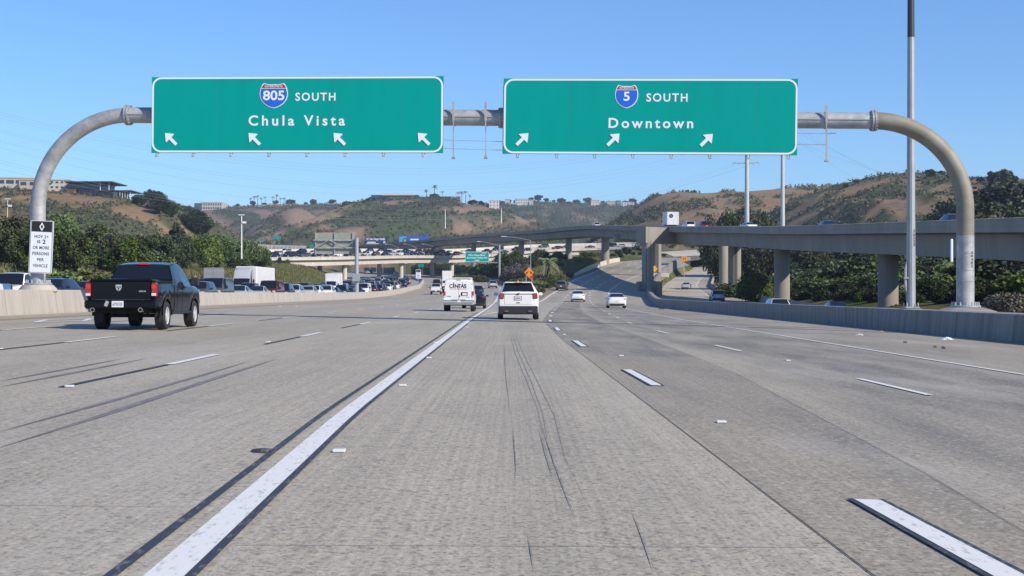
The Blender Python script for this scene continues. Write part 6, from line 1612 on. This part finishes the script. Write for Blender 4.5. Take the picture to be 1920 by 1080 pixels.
# bushes in the gore and along the banks
cb = {}
def bush(u, v, d, pr, wide=1.0, where="gore"):
    nmx = {"bush1": "olive bush", "bush2": "fresh green bush", "bush3": "grey green bush", "bushd": "dark dense bush", "bushm": "leafless mauve bush", "bushdry": "dry twiggy bush", "oak": "dark spreading tree", "dark2": "tall dark tree", "pepper2": "olive tree"}[pr]
    key = (nmx, where); cb[key] = cb.get(key, 0) + 1
    wt = {"gore": "in the gore left of the right branch", "slope": "on the slope between the flyover columns", "left": "on the grassy bank behind the jam"}[where]
    nm = "tree" if "tree" in nmx else "bush"
    tree_px(pr, nm, u, v, d, f"{ORD[cb[key] - 1]} {nmx} from the left {wt}", nm, None, wide, sink=.2, minh=1.2)
GB = [(868, 512, 440, "bush1", 1.6), (880, 516, 430, "bush3", 1.5), (895, 514, 420, "bush1", 1.5), (908, 518, 415, "bush3", 1.4), (900, 494, 500, "bushd", 1.4), (920, 492, 480, "bushd", 1.3), (945, 516, 390, "bush1", 1.5), (938, 484, 460, "bushd", 1.2), (950, 472, 450, "oak", .9), (968, 468, 440, "pepper2", .8), (975, 480, 400, "oak", .8),
      (958, 508, 360, "bush3", 1.5), (972, 492, 350, "bushm", 1.5), (985, 500, 340, "bushm", 1.3), (962, 522, 330, "bush2", 1.5), (978, 520, 320, "bush1", 1.5), (1000, 512, 300, "bush1", 1.3), (1012, 512, 300, "bush3", 1.3), (1000, 478, 400, "dark2", .7), (1012, 466, 420, "oak", .8), (1045, 470, 410, "oak", .8), (1060, 474, 400, "dark2", .65), (1052, 492, 360, "bushd", 1.1),
      (1018, 522, 285, "bush2", 1.4), (1030, 512, 300, "bush3", 1.3), (1040, 516, 290, "bush2", 1.3), (1052, 512, 300, "bush1", 1.2), (1010, 532, 255, "bush3", 1.3), (1026, 530, 262, "bush2", 1.2), (1004, 545, 228, "bush1", .9), (1015, 541, 238, "bush2", .9), (1066, 508, 322, "bush3", 1.2), (1042, 526, 272, "bush3", 1.2), (1056, 522, 286, "bush2", 1.0)]
for a in sorted(GB): bush(*a)
SB = [(1088, 478, 440, "bush2", 1.4), (1100, 470, 480, "bush1", 1.6), (1115, 472, 480, "bush2", 1.6), (1078, 484, 430, "bushd", 1.0), (1120, 488, 420, "bushdry", 1.5), (1105, 490, 420, "bush3", 1.3), (1085, 500, 380, "bush3", 1.3), (1125, 480, 440, "bushd", 1.0), (1160, 466, 480, "oak", .8), (1175, 462, 490, "oak", .8), (1188, 472, 480, "bushd", 1.1), (1200, 474, 480, "bushd", 1.1), (1244, 474, 480, "bush2", 1.3), (1150, 476, 450, "bush1", 1.4), (1165, 482, 440, "bushd", 1.2)]
for a in sorted(SB): bush(*a, "slope")
for a in sorted([(8, 508, 118, "bush1", 1.3), (28, 505, 122, "bush2", 1.2), (155, 498, 150, "bush1", 1.2), (200, 505, 160, "bushdry", 1.5), (380, 515, 225, "bushdry", 1.5), (524, 481, 452, "bushd", .6), (538, 484, 456, "bush1", .8), (666, 520, 430, "bush1", 1.0), (240, 506, 170, "bush2", 1.3), (115, 506, 140, "bush2", 1.2)]): bush(*a, "left")

# scrub clumps over the hillsides, one mass per hill
for hk, (XX, YY, Z, vg) in list(HILLS.items()):
    rg = np.random.default_rng(abs(hash(hk)) % 1000 if False else sum(map(ord, hk)))
    d = YY.max(); sel = np.argwhere((vg > .35)); n = min(len(sel), 5200); sel = sel[rg.choice(len(sel), n, replace=False)]
    bs = .6 + d / 1300.0
    cl = np.stack([XX[sel[:, 0], sel[:, 1]] + rg.normal(size=n), YY[sel[:, 0], sel[:, 1]] + rg.normal(size=n), Z[sel[:, 0], sel[:, 1]] + .3 * bs, bs * rg.uniform(.5, 1.25, n)], 1)
    V, t = leaves(rg, cl, 13, .5 * bs, 1.3)
    tag(link("hillside_scrub", quads_mesh("hillside_scrub", V, t, ML["scrub"])), kind="stuff")
# grass on the banks: tufts
def tufts(name, pts, h, n, m, seed):
    rg = np.random.default_rng(seed); P = np.repeat(pts, n, axis=0); N = len(P); P = P + np.concatenate([rg.normal(size=(N, 2)) * .45, np.zeros((N, 1))], 1)
    P[:, 2] = ground_z(P[:, 0], P[:, 1])
    a = rg.random(N) * 6.28; w_ = np.stack([np.cos(a), np.sin(a), 0 * a], 1) * .07; tip = np.stack([rg.normal(size=N) * .16, rg.normal(size=N) * .16, h * rg.uniform(.5, 1.2, N)], 1)
    V = np.stack([P - w_, P + w_, P + tip + w_ * .2, P + tip - w_ * .2], 1).reshape(-1, 3)
    return tag(link(name, quads_mesh(name, V, np.repeat(rg.random(N), 4), m)), kind="stuff")
rgx = np.random.default_rng(77)
yy = rgx.uniform(60, 500, 9000); xx = x_m(yy) - 27 - rgx.random(9000) ** 1.5 * 26
m_grass = attr_mat("grass_blades", "tint", (.060, .090, .022), (.23, .20, .085), .8)
tufts("bank_grass", np.stack([xx, yy, 0 * xx], 1), .55, 7, m_grass, 1)
yy = rgx.uniform(215, 430, 3500); tt = rgx.random(3500); xx = xl(yy) + 3.4 + tt * np.maximum(xr(yy) - 4.0 - xl(yy) - 3.4, 0)
tufts("gore_grass", np.stack([xx, yy, 0 * xx], 1), .6, 7, m_grass, 2)
for k, (u, v) in enumerate(((1696, 643), (1752, 652), (1768, 654))):
    x, y = pxy(u, v); rg = np.random.default_rng(k); cl = np.array([[0, 0, .02, .05], [.05, .02, .02, .04]]); V, t = leaves(rg, cl, 30, .022)
    o = link("weed", quads_mesh("weed", V, t, ML["olive"])); o.location = (x, y, zroad(x, y)); tag(o, ("widest dry weed tuft growing through the right shoulder", "middle small weed on the right shoulder", "smallest weed, rightmost on the right shoulder")[k], "weed")

# ================================================================== buildings on the hills
m_cream = conc("stucco_cream", (.57, .50, .42), (.50, .44, .37), .3); m_white_b = conc("stucco_white", (.64, .63, .61), (.56, .55, .54), .3)
m_win = mat("window_dark", (.035, .045, .06), .12, 0, spec=.8); m_slate = mat("panel_slate", (.075, .085, .105), .4, .3); m_roofd = mat("roof_dark", (.06, .062, .068), .6); m_terr = mat("wall_terracotta", (.36, .13, .08), .8)
m_tan = conc("stucco_tan", (.50, .40, .31), (.44, .35, .27), .3)
def building(name, label, u0, u1, vt, vb, d, depth, m, rows, cols, yaw_=0.0, win=(.6, .5), parapet=True, band=False, wmat=None):
    A, B_ = at(u0, vb, d), at(u1, vt, d); w_, h = B_.x - A.x, B_.z - A.z
    root = empty(name, ((A.x + B_.x) / 2, d, A.z), (0, 0, yaw_)); tag(root, label, "building")
    b = MB(); b.box((0, depth / 2, h / 2 - 5), (w_, depth, h + 10)); b.build("wall", m, root)
    b = MB(); b.box((0, depth / 2, h + .05), (w_ + .5, depth + .5, .5)); b.build("roof", m if parapet else m_roofd, root)
    for r in range(rows):
        zc_ = h * (r + .52) / rows
        if band: b = MB(); b.box((0, -.05, zc_), (w_ * .96, .3, h / rows * win[1])); b.build("window", wmat or m_win, root)
        else:
            for c in range(cols):
                b = MB(); b.box((-w_ / 2 + w_ * (c + .5) / cols, -.03, zc_), (w_ / cols * win[0], .3, h / rows * win[1])); b.build("window", wmat or m_win, root)
    return root
D1 = 655
building("office_building", "cream two storey parking building at the far left with long dark openings", -60, 62, 333, 364, D1 + 6, 30, m_cream, 2, 7, .12, (.78, .42))
building("office_building", "lower cream wing with a pale roofline, left of the curved post", 36, 70, 337, 366, D1, 20, m_tan, 2, 2, .12, (.6, .4))
rt = building("office_building", "cream stepped building with a dark sign panel right of the curved post", 84, 130, 337, 365, D1, 26, m_cream, 3, 5, .10, (.45, .34))
b = MB(); b.box((-4.0, -.3, 5.6), (3.2, .3, 1.4)); b.build("sign_panel", m_roofd, rt); b = MB(); b.box((-4.0, -.5, 5.6), (2.4, .1, .4)); b.build("text_line", m_swhite, rt)
building("office_building", "small terracotta wing between the cream and the dark buildings", 126, 142, 356, 366, D1 - 4, 8, m_terr, 1, 2, .0, (.3, .4))
rt = building("office_building", "dark glass building with a flat overhanging roof on the left hill", 128, 190, 344, 366, D1 - 2, 22, m_slate, 2, 8, .0, (.86, .7))
b = MB(); b.box((3.0, 8, 5.9), (22, 26, .45)); b.build("overhanging_roof", m_roofd, rt); b = MB()
for x in (8, 12): b.cyl((x, -3, -1), (x, -3, 5.8), .16)
b.build("column", m_swhite, rt)
rt = building("office_building", "low dark pavilion with a thin roof on slender white columns at the hill's edge", 184, 222, 358, 374, D1 - 8, 18, m_slate, 1, 6, .0, (.86, .6))
b = MB(); b.box((3.2, 7, 3.9), (16.5, 20, .35)); b.build("overhanging_roof", m_roofd, rt); b = MB()
for k in range(5): b.cyl((6.0 + k * 1.1, -2.5 + k * .3, -4), (6.0 + k * 1.1, -2.5 + k * .3, 3.8), .11)
b.build("column", m_swhite, rt); b = MB(); b.box((3.4, -.3, 1.4), (1.8, .4, 4.2)); b.build("white_panel", m_white_b, rt)
rt = building("office_building", "cream three storey office block alone on the far left ridge", 376, 416, 379.5, 394, 1850, 40, m_cream, 2, 9, .0, (.55, .5))
b = MB(); b.box((-17, 12, 3.6), (9, 30, 11)); b.build("dark_wing", m_slate, rt)
for k, (a, c, t, bt2, lb) in enumerate(((484, 506, 384, 390, "leftmost of the low cream houses along the far mesa's edge"), (502, 512, 382, 391, "short tan house second from the left on the far mesa"), (512, 545, 383, 389, "longest cream house on the far mesa's edge"), (560, 584, 383.5, 388, "cream house in the middle of the far mesa's row"), (598, 612, 383, 388, "small cream house right in the far mesa's row"), (612, 652, 382, 387, "pale long house at the right end of the far mesa's row"))):
    building("house", lb, a, c, t, bt2, 1880, 20, m_cream if k % 2 else m_tan, 1, 6, 0, (.4, .45))
rt = building("office_building", "large building with a broad white roof on top of the middle hill", 696, 784, 366, 381, 1270, 40, m_slate, 2, 14, .0, (.8, .6), False)
b = MB(); b.box((3, 10, 7.6), (28, 30, 1.5)); b.build("white_roof", m_white_b, rt); b = MB(); b.box((8, -.4, 4.8), (22, .6, 1.1)); b.build("white_band", m_white_b, rt)
b = MB()
for x in (9, 14, 18): b.box((x, -.6, 2.2), (2.6, .6, 4.0))
b.build("pale_bay", m_cream, rt)
building("office_building", "low grey building right of the white roofed one on the middle hill", 804, 846, 369, 378, 1275, 20, m_slate, 1, 7, 0, (.7, .5)); building("house", "small white block right of the palms on the middle hill", 848, 864, 368.5, 379, 1255, 10, m_white_b, 2, 3, 0, (.45, .4))
building("house", "white house with small windows standing alone at the right end of the middle hill", 917, 936, 376, 388, 1240, 10, m_white_b, 2, 3, 0, (.3, .3))
for a, c, t, bt2, lb in ((947, 956, 373, 381, "smaller white building among trees on the far ridge, centre"), (966, 990, 372.5, 383, "broad white building among trees on the far ridge, centre"), (992, 1000, 375, 380, "tiny white building at the right of the broad one on the far ridge"), (1108, 1124, 375, 381, "grey white building, left one of the far ridge's right cluster"), (1138, 1154, 377, 385, "cream house in the middle of the far ridge's right cluster"), (1156, 1164, 376, 385, "teal block in the far ridge's right cluster"), (1165, 1189, 379, 386, "low white buildings at the right end of the far ridge")):
    building("house", lb, a, c, t, bt2, 2240, 20, mat("stucco_teal", (.16, .30, .30), .7) if "teal" in lb else (m_white_b if "cream" not in lb else m_cream), 2, 5, 0, (.45, .35))
rt = building("house", "white terrace and railing on the hilltop at the right edge", 1884, 1935, 334, 345, 640, 10, m_white_b, 1, 4, 0, (.7, .5))
building("warehouse", "long white low building behind the navy billboard", 667, 730, 461, 472, 800, 20, m_white_b, 1, 9, 0, (.5, .3))

# ================================================================== haze
m = bpy.data.materials.new("haze_air"); m.use_nodes = True
n = m.node_tree.nodes; n.remove(n["Principled BSDF"])
pv = n.new("ShaderNodeVolumePrincipled"); pv.inputs["Color"].default_value = (.80, .88, 1.0, 1); pv.inputs["Density"].default_value = .000135; pv.inputs["Anisotropy"].default_value = .25
m.node_tree.links.new(pv.outputs[0], n["Material Output"].inputs["Volume"])
b = MB(); b.box((0, 1440, 90), (3600, 3120, 210)); hz = b.build("haze", m); tag(hz, kind="stuff")
